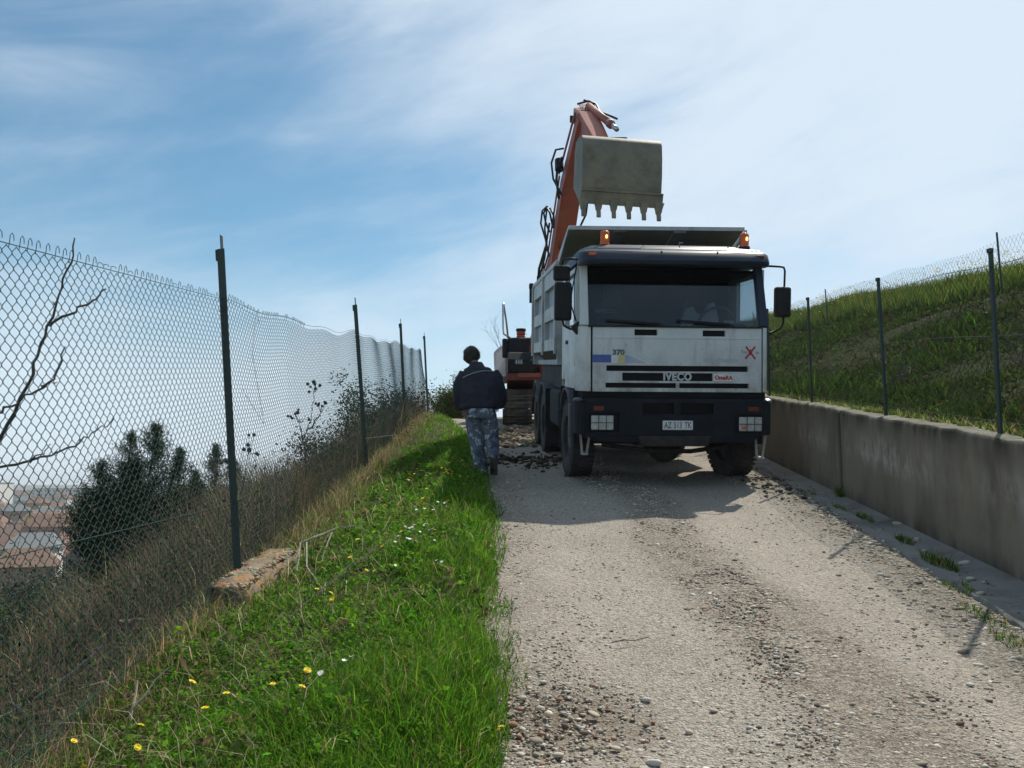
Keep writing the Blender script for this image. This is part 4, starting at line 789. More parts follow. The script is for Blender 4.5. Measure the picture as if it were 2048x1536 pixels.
# ------------------------------------------------------------------ excavator behind the lorry
orange_dk = pm('excavator_orange_dark', (.17, .034, .018), (.1, .025, .016), 3, .6)  # darker orange, used for the platform
def build_excavator():
    ez = float(base(22.4)); T = thing('excavator', 'orange tracked excavator behind the lorry with its bucket raised above the cab', 'excavator', (1.25, 22.4, ez)); o = Vector(T.location)
    W = lambda x, y, z: Vector((x, y, z))-o                    # world point -> local
    sl = .115
    # tracks
    for s in (-1, 1):
        xc = (.13 if s < 0 else 2.4)-o.x; K = bpy.data.objects.new('track', None); link(K, T); K.location = (xc, 0, .0); K.rotation_euler = (math.atan(sl), 0, 0)
        L, r = 3.3, .4; y0 = -.35
        MB().prism([(-.2, y0+.1, .2), (-.2, y0+L-.1, .2), (-.2, y0+L, .62), (-.2, y0, .62)], (.4, 0, 0)).build('track_frame', chassis, K, bevel=.03)
        for y in (y0, y0+L): MB().lathe([(-.12, .1), (-.12, r-.06), (.12, r-.06), (.12, .1)], (0, y, r+.03), (1, 0, 0), 18).build('sprocket', chassis, K)
        shoe = MB().box(-.36, .36, -.085, .085, -.012, .018).box(-.36, .36, -.075, -.055, .018, .055).box(-.36, .36, .01, .03, .018, .045)
        sm = None; per = 2*L+2*math.pi*r; n = int(per/.18)
        for k in range(n):
            d = k*per/n
            if d < L: p, a = (0, y0+d, r+.03+r), 0
            elif d < L+math.pi*r: t = (d-L)/r; p, a = (0, y0+L+math.sin(t)*r, r+.03+math.cos(t)*r), -t
            elif d < 2*L+math.pi*r: p, a = (0, y0+L-(d-L-math.pi*r), .03), math.pi
            else: t = (d-2*L-math.pi*r)/r; p, a = (0, y0-math.sin(t)*r, r+.03-math.cos(t)*r), math.pi-t
            if sm is None: ob = shoe.build('track_shoe', muddy, K); sm = ob.data
            else: ob = bpy.data.objects.new('track_shoe', sm); link(ob, K)
            ob.location = p; ob.rotation_euler = (a, 0, 0)
    MB().box(-.75, .85, .3, 2.4, .45, .95).lathe([(.95, .75), (1.12, .75)], (.05, 1.3, 0), (0, 0, 1), 24).build('undercarriage', chassis, T)
    # upper body: platform, tool box, tank, hood, counterweight, cab
    MB().box(-1.38, 1.4, -.85, 3.3, 1.02, 1.22).build('platform', orange_dk, T, bevel=.02)
    MB().box(-1.1, -.55, -.9, -.84, 1.1, 1.2).build('platform_plate', orange, T)
    tb = MB().prism([(-1.36, -.95, 1.21), (-1.36, -1.02, 1.5), (-1.36, -.85, 1.72), (-1.36, -.2, 1.74), (-1.36, -.2, 1.21)], (.72, 0, 0)).build('tool_box', black, T, bevel=.03, seg=2)
    MB().box(-1.18, -.98, -1.012, -.99, 1.4, 1.52).build('warning_plate', dark_letter, tb); 
    for k in range(3): MB().box(-1.16+k*.06, -1.13+k*.06, -1.017, -1.009, 1.42, 1.5).build('plate_mark', faint_letter, tb)
    MB().ball((-.78, -1.0, 1.5), .018, 5).build('latch', chrome, tb)
    MB().box(-1.37, -.55, -.1, .9, 1.2, 2.22).build('fuel_tank', black, T, bevel=.07, seg=3); MB().box(-1.5, -1.36, -.16, .1, 1.7, 2.18).build('side_mirror', black, T, bevel=.04)
    MB().lathe([(0, .1), (.07, .12), (.1, .1), (.14, .12), (.18, .11), (.24, .07), (.25, .001)], (-1.02, .2, 2.21), (0, 0, 1), 14).build('filler_cap', [orange][0], T); MB().lathe([(0, .13), (.06, .13), (.08, .001)], (-1.02, .2, 2.42), (0, 0, 1), 14).build('filter_top', black, T)
    MB().prism([(-1.62, .3, 1.25), (-1.72, .9, 1.5), (-1.74, 1.0, 2.0), (-1.55, 1.1, 2.2), (-1.38, 1.1, 2.2), (-1.38, .3, 1.25)], (0, 1.6, 0)).build('engine_hood', pinkish, T, bevel=.04)
    MB().box(-1.35, 1.35, 1.9, 3.3, 1.22, 2.15).build('engine_bay', orange, T, bevel=.06); MB().lathe([(0, .0), (0, 1.4), (.95, 1.4), (.95, 0)], (0, 2.7, 1.15), (0, 0, 1), 24).build('counterweight', bucketm, T)
    r = MB().tube([(-1.3, -.1, 2.2), (-1.46, -.1, 2.3), (-1.48, -.1, 2.45), (-1.48, -.1, 3.05), (-1.47, -.06, 3.1), (-1.46, .0, 3.05), (-1.4, .25, 2.7), (-1.35, .3, 2.25)], .025, 8).build('handrail', chrome, T, smooth=True)
    MB().tube([(-.55, -.1, 2.2), (-.4, -.1, 2.28), (-.1, -.1, 2.28), (-.05, -.1, 2.6)], .022, 8).build('handrail', black, T, smooth=True)
    MB().ball((-.62, -.2, 1.95), .05, 6).build('work_lamp', amber_dk, T)
    cb = MB().holed((.35, -.75, 0), (1, 0, 0), (0, 0, 1), (0, 1, 0), 0, 1.0, 1.22, 2.85, [(.08, .92, 1.6, 2.75, None)], .05).build('cab', orange, T)
    MB().box(.36, 1.34, -.68, .9, 2.84, 2.95).build('cab_roof', orange, cb, bevel=.03); MB().box(.43, 1.27, -.73, -.72, 1.6, 2.75).build('cab_glass', sglass, cb)
    for x in (.36, 1.3): MB().holed((x, 0, 0), (0, 1, 0), (0, 0, 1), (1, 0, 0), -.69, .9, 1.22, 2.83, [(-.5, .6, 1.75, 2.7, None)], .04).build('cab_side', orange, cb)
    MB().holed((.36, .9, 0), (1, 0, 0), (0, 0, 1), (0, -1, 0), 0, .98, 1.22, 2.83, [(.15, .85, 1.9, 2.7, None)], .04).build('cab_back', orange, cb)
    # boom
    P = [W(.62, 22.6, ez+1.55), W(.76, 20.9, 5.55), W(1.03, 19.0, 6.35), W(1.2, 17.6, 7.6), W(1.42, 16.3, 8.5)]
    def sweep(pts, ws, hs, nm, mt, bev=.03):
        sec = []
        for i, p in enumerate(pts): sec.append((p, ws[i], hs[i], pts[min(i+1, len(pts)-1)]-pts[max(i-1, 0)]))
        return MB().sweep(sec).build(nm, mt, T, bevel=bev, seg=2)
    boom = sweep(P, [.42, .42, .42, .4, .36], [.45, .6, .62, .52, .34], 'boom', orange)
    for i in (1, 2, 3):                                         # flange strips along the boom's edges
        MB().bar(P[i]+Vector((-.235, 0, .30)), P[i+1]+Vector((-.205 if i == 3 else -.225, 0, .26 if i < 3 else .16)), .03, .05).build('edge_strip', orange_pale, boom)
    MB().prism([P[3]+Vector((-.2345, .75, -.75)), P[3]+Vector((-.2345, .95, -.6)), P[4]+Vector((-.212, .3, -.1)), P[4]+Vector((-.212, .12, -.25))], (-.004, 0, 0)).build('faded_panel', orange_pale, boom)
    for s in (-1, 1):
        a, b = W(1.05+s*.3, 21.6, ez+1.2), P[2]+Vector((s*.31, .1, -.1)); m = a.lerp(b, .55)
        MB().tube([a, m], .085, 12).build('boom_cylinder', orange, T, smooth=True); MB().tube([m, b], .05, 10).build('cylinder_rod', chrome, T, smooth=True)
    a, b = P[2]+Vector((0, -.1, .5)), P[4]+Vector((-.02, .25, .35)); m = a.lerp(b, .6)
    MB().tube([a, m], .08, 12).build('arm_cylinder', orange, T, smooth=True); MB().tube([m, b], .045, 10).build('cylinder_rod', chrome, T, smooth=True)
    # dipper arm reaching down to the bucket
    S0, S1 = W(1.4, 16.75, 8.7), W(1.66, 15.15, 7.35)
    d = (S1-S0).normalized(); u = Vector((0, -d.z, d.y)).normalized()
    arm = sweep([S0-d*.28, S0+d*.35, S0+d*1.1, S1], [.3, .36, .34, .28], [.3, .5, .42, .26], 'dipper_arm', orange)
    MB().bar(S0-d*.2+Vector((.03, 0, .24)), S1+Vector((0, 0, .2)), .16, .02, u).build('worn_strip', orange_pale, arm)
    c0, c1 = S0-d*.02+Vector((.1, -.15, .2)), S0+d*1.2+Vector((.26, -.2, .2)); 
    MB().tube([c0, c1], .068, 14).lathe([(0, .082), (.1, .082)], c1-(c1-c0).normalized()*.06, c1-c0, 14).build('bucket_cylinder', orange_pale, T, smooth=True)
    MB().tube([c1, c1+(c1-c0).normalized()*.35], .045, 10).build('cylinder_rod', chrome, T, smooth=True)
    MB().tube([c0+Vector((-.22, .05, .06)), c0+Vector((0, 0, .1)), c0+Vector((.14, 0, .04)), c0+Vector((.2, -.1, -.15)), c1+Vector((.12, 0, .1))], .02, 6).tube([c0+Vector((-.1, 0, .12)), c0+Vector((.08, 0, .06)), c0+Vector((.14, -.02, -.1))], .02, 6).build('hydraulic_hose', hosem, T, smooth=True)
    MB().lathe([(-.26, .07), (.26, .07)], S0+Vector((0, 0, 0)), (1, 0, 0), 12).build('pivot_pin', black, T)
    MB().box(S1.x-.02, S1.x+.34, S1.y-.32, S1.y+.1, S1.z+.13, S1.z+.21).bar(S1+Vector((-.02, -.05, .15)), S1+Vector((.34, -.3, .15)), .1, .1).build('bucket_link', black, T, bevel=.01)
    # bucket: curved shell, side plates, cutting edge and six teeth
    b0 = W(1.86, 14.55, 7.47); K = bpy.data.objects.new('bucket', None); link(K, T); K.location = b0; K.rotation_euler = (0, R_(1.0), R_(9)); K.scale = (1.0, 1.0, 1.03)
    prof = [(.5, -.22), (.42, -.02), (.28, .0), (.1, -.005), (-.03, -.06), (-.1, -.17), (-.115, -.4), (-.1, -.7), (-.06, -.98), (-.02, -1.16)]   # (y depth, z) outer sheet, front faces -y
    hw = .69; th = .03; rings = []
    for y, z in prof: rings.append([(-hw, y, z), (hw, y, z), (hw, y+th, z-.005), (-hw, y+th, z-.005)])
    sh = MB().loft(rings).build('shell', bucketm, K, auto=40)
    for s in (-1, 1):
        pts = [(s*hw, y+.004, z) for y, z in prof]+[(s*hw, .16, -1.12), (s*hw, .6, -.75)]
        MB().prism(pts, (-s*.035, 0, 0)).build('side_plate', bucketm, K)
    MB().box(-hw-.02, hw+.02, -.125, -.03, -1.02, -.985).build('edge_weld', bucketm, K, bevel=.008)
    MB().hexa([(-hw-.025, -.045, -1.2), (hw+.025, -.045, -1.2), (hw+.025, .01, -1.2), (-hw-.025, .01, -1.2)], [(-hw-.025, -.1, -.985), (hw+.025, -.1, -.985), (hw+.025, -.03, -.985), (-hw-.025, -.03, -.985)]).build('cutting_edge', bucketm, K, bevel=.006)
    for k in range(6):
        x = -hw+.035+k*(2*hw-.07)/5; q = .085
        MB().loft([[(x-q, -.085, -1.13), (x+q, -.085, -1.13), (x+q, .03, -1.13), (x-q, .03, -1.13)], [(x-.05, -.075, -1.24), (x+.05, -.075, -1.24), (x+.05, .03, -1.24), (x-.05, .03, -1.24)], [(x-.043, -.065, -1.29), (x+.043, -.065, -1.29), (x+.043, .03, -1.29), (x-.043, .03, -1.29)], [(x-.03, -.06, -1.31), (x+.03, -.06, -1.31), (x+.03, .02, -1.31), (x-.03, .02, -1.31)], [(x-.036, -.055, -1.42), (x+.036, -.055, -1.42), (x+.036, -.02, -1.43), (x-.036, -.02, -1.43)]]).build('tooth', bucketm, K, bevel=.006)
    for s in (-.2, .2): MB().prism([(s-.02, .3, -.02), (s-.02, .45, .12), (s-.02, .62, .08), (s-.02, .5, -.2)], (.04, 0, 0)).build('hinge_ear', bucketm, K)
    # hoses on the left of the boom
    def hose(*pts, r=.022): MB().tube([W(*p) for p in pts], r, 6).build('hydraulic_hose', hosem, T, smooth=True)
    hose((1.0, 17.3, 7.35), (.84, 17.5, 7.75), (.80, 17.4, 8.05), (.88, 17.2, 8.25), (1.02, 17.0, 8.2)); hose((.95, 17.4, 7.3), (.9, 17.4, 7.7), (.92, 17.3, 7.95), (1.0, 17.1, 8.05), r=.03)
    MB().lathe([(-.12, .09), (.12, .09)], W(.95, 17.25, 7.95), (0, .3, 1), 10).build('hose_coupling', black, T)
    hose((.78, 18.3, 6.35), (.72, 18.6, 6.8), (.62, 18.6, 7.15), (.65, 18.5, 7.4), (.73, 18.4, 7.45), (.8, 18.3, 7.3), (.85, 18.2, 7.0)); hose((.76, 18.5, 6.5), (.7, 18.5, 7.0), (.74, 18.4, 7.38), (.82, 18.4, 7.42), (.88, 18.2, 7.2), (.87, 18.1, 6.9)); hose((.8, 18.4, 6.9), (.72, 18.5, 7.15), (.68, 18.5, 7.35), (.76, 18.4, 7.48))
    hose((.6, 20.3, 5.6), (.64, 19.6, 5.9), (.62, 19.2, 6.15), (.7, 18.7, 6.4), (.74, 18.4, 6.7)); hose((.66, 20.3, 5.75), (.58, 19.6, 6.0), (.6, 19.2, 6.3), (.72, 18.5, 6.6), r=.03); hose((.7, 19.9, 6.0), (.7, 19.2, 6.5), (.8, 18.4, 7.1))
    hose((1.0, 18.4, 6.55), (1.2, 16.9, 6.3), (1.36, 15.9, 6.5), (1.4, 15.6, 6.9)); MB().lathe([(-.05, .06), (.05, .06)], W(.6, 19.3, 6.1), (1, 0, 0), 8).build('hose_clamp', black, T)
build_excavator()
# ------------------------------------------------------------------ the walking man
def skin_mesh(joints, edges, root, sub=2):
    me = bpy.data.meshes.new('tmp'); me.from_pydata([j[0] for j in joints], edges, []); ob = bpy.data.objects.new('tmp', me); C.objects.link(ob)
    ob.modifiers.new('s', 'SKIN'); sl = me.skin_vertices[0].data
    for i, (p, r) in enumerate(joints): sl[i].radius = r if isinstance(r, tuple) else (r, r); sl[i].use_root = (i == root)
    s = ob.modifiers.new('u', 'SUBSURF'); s.levels = sub; s.render_levels = sub
    bpy.context.view_layer.update(); out = bpy.data.meshes.new_from_object(ob.evaluated_get(bpy.context.evaluated_depsgraph_get())); bpy.data.objects.remove(ob)
    out.polygons.foreach_set('use_smooth', [True]*len(out.polygons)); return out
def build_man():
    px, py = -.43, 12.1
    skinm = pm('skin', (.32, .17, .11), rough=.6); jm = pm('jacket_navy', (.007, .009, .021), (.012, .014, .03), 9, .75, .35, 7); hairm = pm('hair', (.012, .01, .009), (.04, .033, .03), 40, .8, .6, 60)
    bootm = pm('boot', (.018, .016, .014), (.035, .03, .026), 10, .8); solem = pm('boot_sole', (.05, .045, .04), rough=.9)
    camo = pm('camouflage_cloth', (.045, .055, .08), (.11, .13, .165), 9, .9, .3, 12, c3=(.4, .43, .47), s3=11, lo=.46, hi=.5, t3=(.565, .59))
    J = [((.0, .0, .93), (.15, .11)), ((-.01, -.01, 1.12), (.15, .11)), ((-.03, -.0, 1.31), (.14, .1)), ((-.05, .03, 1.43), (.075, .07)), ((-.09, .07, 1.54), (.055, .055)), ((-.125, .12, 1.63), (.075, .085)), ((-.14, .15, 1.70), (.07, .08)),
         ((-.2, .0, 1.36), (.05, .05)), ((-.295, .0, 1.16), (.05, .05)), ((-.26, .06, .95), (.035, .035)), ((.15, .02, 1.37), (.05, .05)), ((.26, .01, 1.18), (.05, .05)), ((.26, .22, 1.0), (.035, .035)),
         ((-.09, .0, .86), (.09, .09)), ((-.04, .04, .48), (.065, .065)), ((.0, .0, .1), (.045, .045)), ((.1, -.02, .86), (.09, .09)), ((.15, -.02, .5), (.065, .065)), ((.19, -.2, .2), (.045, .045)), ((.0, .1, .05), (.04, .035)), ((.19, -.1, .06), (.04, .035))]
    E = [(0, 1), (1, 2), (2, 3), (3, 4), (4, 5), (5, 6), (2, 7), (7, 8), (8, 9), (2, 10), (10, 11), (11, 12), (0, 13), (13, 14), (14, 15), (0, 16), (16, 17), (17, 18), (15, 19), (18, 20)]
    me = skin_mesh(J, E, 0); me.materials.append(skinm); P = bpy.data.objects.new('person', me); link(P); P.location = (px, py, float(rbase(np.array(px), np.array(py)))); P.rotation_euler = (0, 0, R_(-2))
    tag(P, 'person in navy jacket and camouflage trousers walking away beside the lorry, head bowed', 'person')
    def part(nm, joints, edges, mt, root=0, sub=2, parent=P):
        m = skin_mesh(joints, edges, root, sub); m.name = nm; m.materials.append(mt); o = bpy.data.objects.new(nm, m); return link(o, parent)
    def ell(z, cx, cy, rx, ry, n=20): return [(cx+rx*math.copysign(abs(math.cos(2*math.pi*k/n))**.85, math.cos(2*math.pi*k/n)), cy+ry*math.copysign(abs(math.sin(2*math.pi*k/n))**.85, math.sin(2*math.pi*k/n)), z) for k in range(n)]
    def cloth(nm, mb, mt, tex, strength, vox=.012):
        o = mb.build(nm, mt, P, smooth=True); r = o.modifiers.new('r', 'REMESH'); r.mode = 'VOXEL'; r.voxel_size = vox; r.use_smooth_shade = True
        sm = o.modifiers.new('s', 'SMOOTH'); sm.factor = .5; sm.iterations = 5; d = o.modifiers.new('folds', 'DISPLACE'); d.texture = tex; d.strength = strength; d.mid_level = .5; return o
    tx = bpy.data.textures.new('folds', 'CLOUDS'); tx.noise_scale = .13
    mb = MB().loft([ell(z, *q) for z, *q in ((.915, 0, 0, .27, .165), (.93, 0, 0, .285, .178), (.97, 0, 0, .285, .185), (1.1, -.008, 0, .285, .19), (1.22, -.015, 0, .275, .185), (1.33, -.025, .005, .255, .17), (1.41, -.035, .012, .22, .148), (1.47, -.045, .02, .18, .122), (1.51, -.06, .035, .105, .098), (1.565, -.085, .06, .085, .08))])
    mb.tube([(-.2, .0, 1.4), (-.255, -.01, 1.3), (-.3, -.01, 1.16), (-.295, .03, 1.02), (-.275, .08, .915)], [.1, .1, .092, .08, .062], 12)
    mb.tube([(.15, .02, 1.41), (.215, .01, 1.31), (.265, .01, 1.18), (.28, .07, 1.06), (.27, .23, .98)], [.1, .1, .092, .08, .062], 12)
    jk = cloth('jacket', mb, jm, tx, .045)
    # pale piping across the back: lie it on the jacket surface
    bpy.context.view_layer.update(); dg = bpy.context.evaluated_depsgraph_get(); je = jk.evaluated_get(dg); line = []
    for k in range(17):
        u = k/16; x = -.235+.43*u; z = 1.335+.095*math.sin(u*1.9)+.0*u
        ok, loc, nor, _ = je.ray_cast(Vector((x, -1, z)), Vector((0, 1, 0)))
        if ok: line.append(loc+Vector((0, -.004, 0)))
    if len(line) > 3: MB().tube(line, .0065, 6).build('piping', pm('piping_pale', (.3, .3, .27), rough=.6), jk)
    mb = MB().loft([ell(z, *q) for z, *q in ((.96, 0, 0, .2, .14), (.85, .005, -.005, .205, .16), (.78, .01, -.005, .2, .155))])
    mb.tube([(-.095, 0, .84), (-.085, .01, .7), (-.06, .03, .5), (-.025, .02, .28), (.01, -.01, .12), (.015, -.015, .035)], [.115, .112, .1, .096, .094, .096], 14)
    mb.tube([(.11, -.005, .84), (.125, .0, .7), (.15, .01, .5), (.175, -.1, .33), (.192, -.19, .22)], [.115, .112, .1, .094, .088], 14)
    tr = cloth('trousers', mb, camo, tx, .04)
    b1 = part('boot', [((.01, -.03, .05), (.05, .045)), ((.01, .06, .05), (.05, .045)), ((.0, .2, .04), (.045, .035)), ((.01, -.01, .12), (.05, .05))], [(0, 1), (1, 2), (0, 3)], bootm)
    b2 = part('boot', [((.195, -.2, .17), (.048, .045)), ((.195, -.14, .09), (.052, .045)), ((.195, -.05, .04), (.045, .035)), ((.195, -.2, .25), (.05, .05))], [(0, 1), (1, 2), (0, 3)], bootm)
    MB().prism([(.145, -.245, .235), (.245, -.245, .235), (.245, -.2, .05), (.24, -.11, .012), (.15, -.11, .012), (.145, -.2, .05)], (0, .02, .012)).build('sole', solem, b2, bevel=.01)
    # head: hair, ears; hands
    hr = MB().ball((-.14, .115, 1.675), .122, 12, 0, (.95, 1.05, 1.02)).build('hair', hairm, P, smooth=True)
    md = hr.modifiers.new('d', 'DISPLACE'); t2 = bpy.data.textures.new('hairtex', 'CLOUDS'); t2.noise_scale = .035; md.texture = t2; md.strength = .05
    sp = MB()
    for k in range(420):
        a, b = random.uniform(0, 6.28), random.uniform(-.5, 1.5); d = Vector((math.cos(a)*math.cos(b), math.sin(a)*math.cos(b), math.sin(b))); p = Vector((-.135, .125, 1.685))+d*.1
        q = p+(d+Vector((random.uniform(-.6, .6), random.uniform(-.6, .6), random.uniform(-.6, .3))))*.028; sp.tube([p, q], [.004, .0008], 3)
    sp.build('hair_tufts', hairm, hr)
    for s in (-1, 1): MB().ball((-.135+s*.105, .14, 1.655), .03, 7, 0, (.4, .7, 1)).build('ear', skinm, P, smooth=True)
    MB().ball((-.15, .235, 1.64), .02, 6, 0, (.8, 1.4, 1)).build('nose', skinm, P, smooth=True)
    for s in (-1, 1): MB().ball((-.14+s*.034, .222, 1.672), .011, 6).build('eye', plate_m, P, smooth=True)
    MB().ball((-.15, .226, 1.605), .02, 6, 0, (1.3, .4, .35)).build('mouth', red_m, P, smooth=True)
    for s, w, dr in ((-1, Vector((-.245, .09, .91)), Vector((.05, .03, -.08))), (1, Vector((.26, .26, .98)), Vector((-.06, .09, -.04)))):
        d = dr.normalized(); side, up = ortho(d); J = [(tuple(w), (.028, .026)), (tuple(w+d*.05), (.04, .02)), (tuple(w+d*.085), (.04, .017))]; Ed = [(0, 1), (1, 2)]
        h = part('hand', J, Ed, skinm, 0, 2)
        for k, ln in enumerate((.07, .08, .075, .06)):
            r0 = w+d*.085+side*(-.03+.02*k); MB().tube([r0-d*.02, r0+d*ln*.45+up*.004, r0+d*ln*.8-up*.012, r0+d*ln*.95-up*.03], [.0095, .009, .008, .006], 7).build('finger', skinm, h, smooth=True)
        MB().tube([w+d*.025-side*.03, w+d*.06-side*.055-up*.01, w+d*.095-side*.05-up*.02], [.011, .01, .007], 7).build('thumb', skinm, h, smooth=True)
build_man()
# ------------------------------------------------------------------ loose gravel, stones, clods
def ico():
    bm = bmesh.new(); bmesh.ops.create_icosphere(bm, subdivisions=1, radius=1); v = np.array([p.co[:] for p in bm.verts]); f = np.array([[q.index for q in x.verts] for x in bm.faces]); bm.free(); return v, f
IV, IF = ico()
def lumps(cen, size, col, flat=.55, jit=.22):
    n = len(cen); m = len(IV); V = IV[None]*(1+rng.normal(0, jit, (n, m, 1)))*size[:, None, None]*np.stack([rng.uniform(.75, 1.35, n), rng.uniform(.75, 1.35, n), rng.uniform(flat*.7, flat*1.3, n)], 1)[:, None]
    a = rng.uniform(0, 6.28, n); ca, sa = np.cos(a)[:, None], np.sin(a)[:, None]; X = V[..., 0]*ca-V[..., 1]*sa; Y = V[..., 0]*sa+V[..., 1]*ca
    V = np.stack([X, Y, V[..., 2]], -1)+cen[:, None]; F = (IF[None]+(np.arange(n)*m)[:, None, None]).reshape(-1, 3)
    return V.reshape(-1, 3), F, np.repeat(col, m, 0)
PEB = [(.46, .41, .33), (.41, .35, .27), (.29, .245, .185), (.55, .51, .45), (.15, .12, .095), (.3, .17, .11)]
def pebcol(n, p=(.27, .27, .16, .12, .13, .05)):
    k = rng.choice(6, n, p=p); return np.clip(np.array(PEB)[k]*(1+rng.normal(0, .18, (n, 1))), .02, .8)
stonem = vegmat('stone', 0., .9); soilm = vegmat('soil_clod', 0., .95)
def gravel():
    parts = []
    n = 60000; y = np.exp(rng.uniform(np.log(2.7), np.log(15), n)); x = rl(y)-.08+(gx(y)+.1-rl(y))*rng.uniform(0, 1, n); g = gravelf(x, y); k = rng.uniform(size=n) < g*.6+.07; x, y, g = x[k], y[k], g[k]; n = len(x)
    s = rng.lognormal(math.log(.0042), .4, n)*(1+.45*g); s = np.clip(s*(1+y/22), .003, .022)
    parts.append(lumps(np.stack([x, y, rbase(x, y)-s*.08], 1), s, pebcol(n)))
    n = 520; x = .25+rng.normal(0, .24, n); y = 3.9+rng.normal(0, .33, n); k = (x > rl(y)-.03); x, y = x[k], y[k]; n = len(x); s = np.clip(rng.lognormal(math.log(.0085), .42, n), .004, .024)
    parts.append(lumps(np.stack([x, y, rbase(x, y)-s*.12-.012*patchf(x, y)], 1), s, pebcol(n, (.32, .34, .15, .09, .03, .07))))
    n = 1500; y = rng.uniform(4.5, 12, n); x = gx(y)-rng.gamma(1.6, .12, n); s = np.clip(rng.lognormal(math.log(.011), .35, n), .005, .025); parts.append(lumps(np.stack([x, y, rbase(x, y)+s*.2], 1), s, pebcol(n, (.4, .25, .1, .2, .04, .01))))
    n = 300; y = rng.uniform(2.8, 13, n); x = gx(y)+rng.uniform(.03, .3, n); s = rng.uniform(.004, .012, n); parts.append(lumps(np.stack([x, y, base(y)+.03+s*.3], 1), s, pebcol(n, (.1, .2, .3, .05, .3, .05))))
    stuff('loose_gravel', parts, stonem, 'loose gravel and pebbles spread over the dirt road', 'gravel')
    # dug soil round the machines
    parts = []
    n = 300; x = np.where(rng.uniform(size=n) < .75, rng.normal(.45, .3, n), rng.normal(.0, .3, n)); y = rng.normal(14.1, .55, n); k = (x < .95) & (x > -.45); x, y = x[k], y[k]; n = len(x); s = np.clip(rng.lognormal(math.log(.022), .5, n), .008, .08)
    parts.append(lumps(np.stack([x, y, rbase(x, y)+s*.2], 1), s, vary((.06, .048, .033), n, .25, .06), .7, .25))
    n = 900; x = rng.uniform(-.6, 1.1, n); y = rng.uniform(16.2, 21.3, n); s = np.clip(rng.lognormal(math.log(.04), .5, n), .012, .14); parts.append(lumps(np.stack([x, y, rbase(x, y)+s*.2], 1), s, vary((.2, .165, .115), n, .25, .06), .6, .25))
    n = 160; y = rng.uniform(10, 13, n); x = gx(y)-rng.uniform(-.1, .5, n); s = np.clip(rng.lognormal(math.log(.02), .4, n), .01, .06); parts.append(lumps(np.stack([x, y, rbase(x, y)+s*.2], 1), s, vary((.1, .085, .065), n, .25, .06), .7, .25))
    stuff('dug_soil', parts, soilm, 'dark clods of dug soil scattered beside the lorry and excavator', 'soil')
    # larger stones one can pick up
    protos = []
    for k in range(6):
        V, F, c = lumps(np.zeros((1, 3)), np.ones(1), np.array([PEB[k]]), .6, .13); protos.append((V, F, k))
    spots = [(.18, 3.62, .03, 0), (.55, 3.6, .032, 3), (.42, 3.72, .022, 1), (.1, 3.75, .028, 2), (.0, 3.9, .03, 5), (.3, 3.85, .024, 4), (.75, 3.9, .026, 0), (.36, 4.05, .03, 1), (.05, 4.2, .024, 0), (.62, 4.25, .024, 3), (.9, 4.1, .022, 1), (.15, 4.4, .02, 3), (.47, 3.55, .026, 2), (3.58, 8.3, .075, 1), (3.42, 7.6, .05, 0), (3.28, 6.9, .055, 2), (3.38, 6.75, .05, 3), (1.9, 3.9, .02, 4), (2.2, 4.4, .018, 3), (1.5, 4.8, .02, 4), (1.75, 5.6, .02, 0), (2.3, 5.2, .018, 1), (1.3, 3.7, .02, 0), (1.55, 3.5, .022, 2), (.95, 5.3, .016, 3), (.22, 5.7, .018, 1), (3.05, 5.9, .035, 0), (3.2, 6.3, .03, 3), (2.9, 5.4, .03, 1), (3.3, 7.2, .03, 0)]
    names = ['loose pale stone lying on the gravel road']
    meshes = []
    for V, F, k in protos:
        o = npmesh('stone', V, [F], stonem, smooth=True, col=np.repeat(np.array([PEB[k]]), len(V), 0)); o.data.name = 'stone'; s_ = o.modifiers.new('s', 'SUBSURF'); s_.levels = 1; s_.render_levels = 1; meshes.append(o.data); bpy.data.objects.remove(o)
    for i, (x, y, r, k) in enumerate(spots):
        o = bpy.data.objects.new('stone', meshes[k]); link(o); z = max(float(rbase(np.array(x), np.array(y))), float(base(y))+.025 if x > gx(y) else -9)
        o.location = (x, y, z+r*.3); o.scale = (r*random.uniform(.8, 1.3), r*random.uniform(.8, 1.2), r*random.uniform(.75, 1.1)); o.rotation_euler = (random.uniform(-.3, .3), random.uniform(-.3, .3), random.uniform(0, 6.28))
        m = o.modifiers.new('s', 'SUBSURF'); m.levels = 1; m.render_levels = 1
        if i == 13: tag(o, 'big rounded stone at the gutter edge opposite the lime-stained wall', 'stone')
        elif k == 5: tag(o, 'reddish brick fragment in the gravel patch by the grass', 'stone')
        elif y < 4.5 and x < 1: tag(o, 'loose stone in the gravel patch beside the grass edge', 'stone', 'stones in the gravel patch')
        elif x > 2.6: tag(o, 'pale stone lying along the edge of the concrete gutter', 'stone', 'stones along the gutter')
        else: tag(o, 'loose stone on the stony strip in the middle of the road', 'stone', 'stones on the middle strip')
gravel()
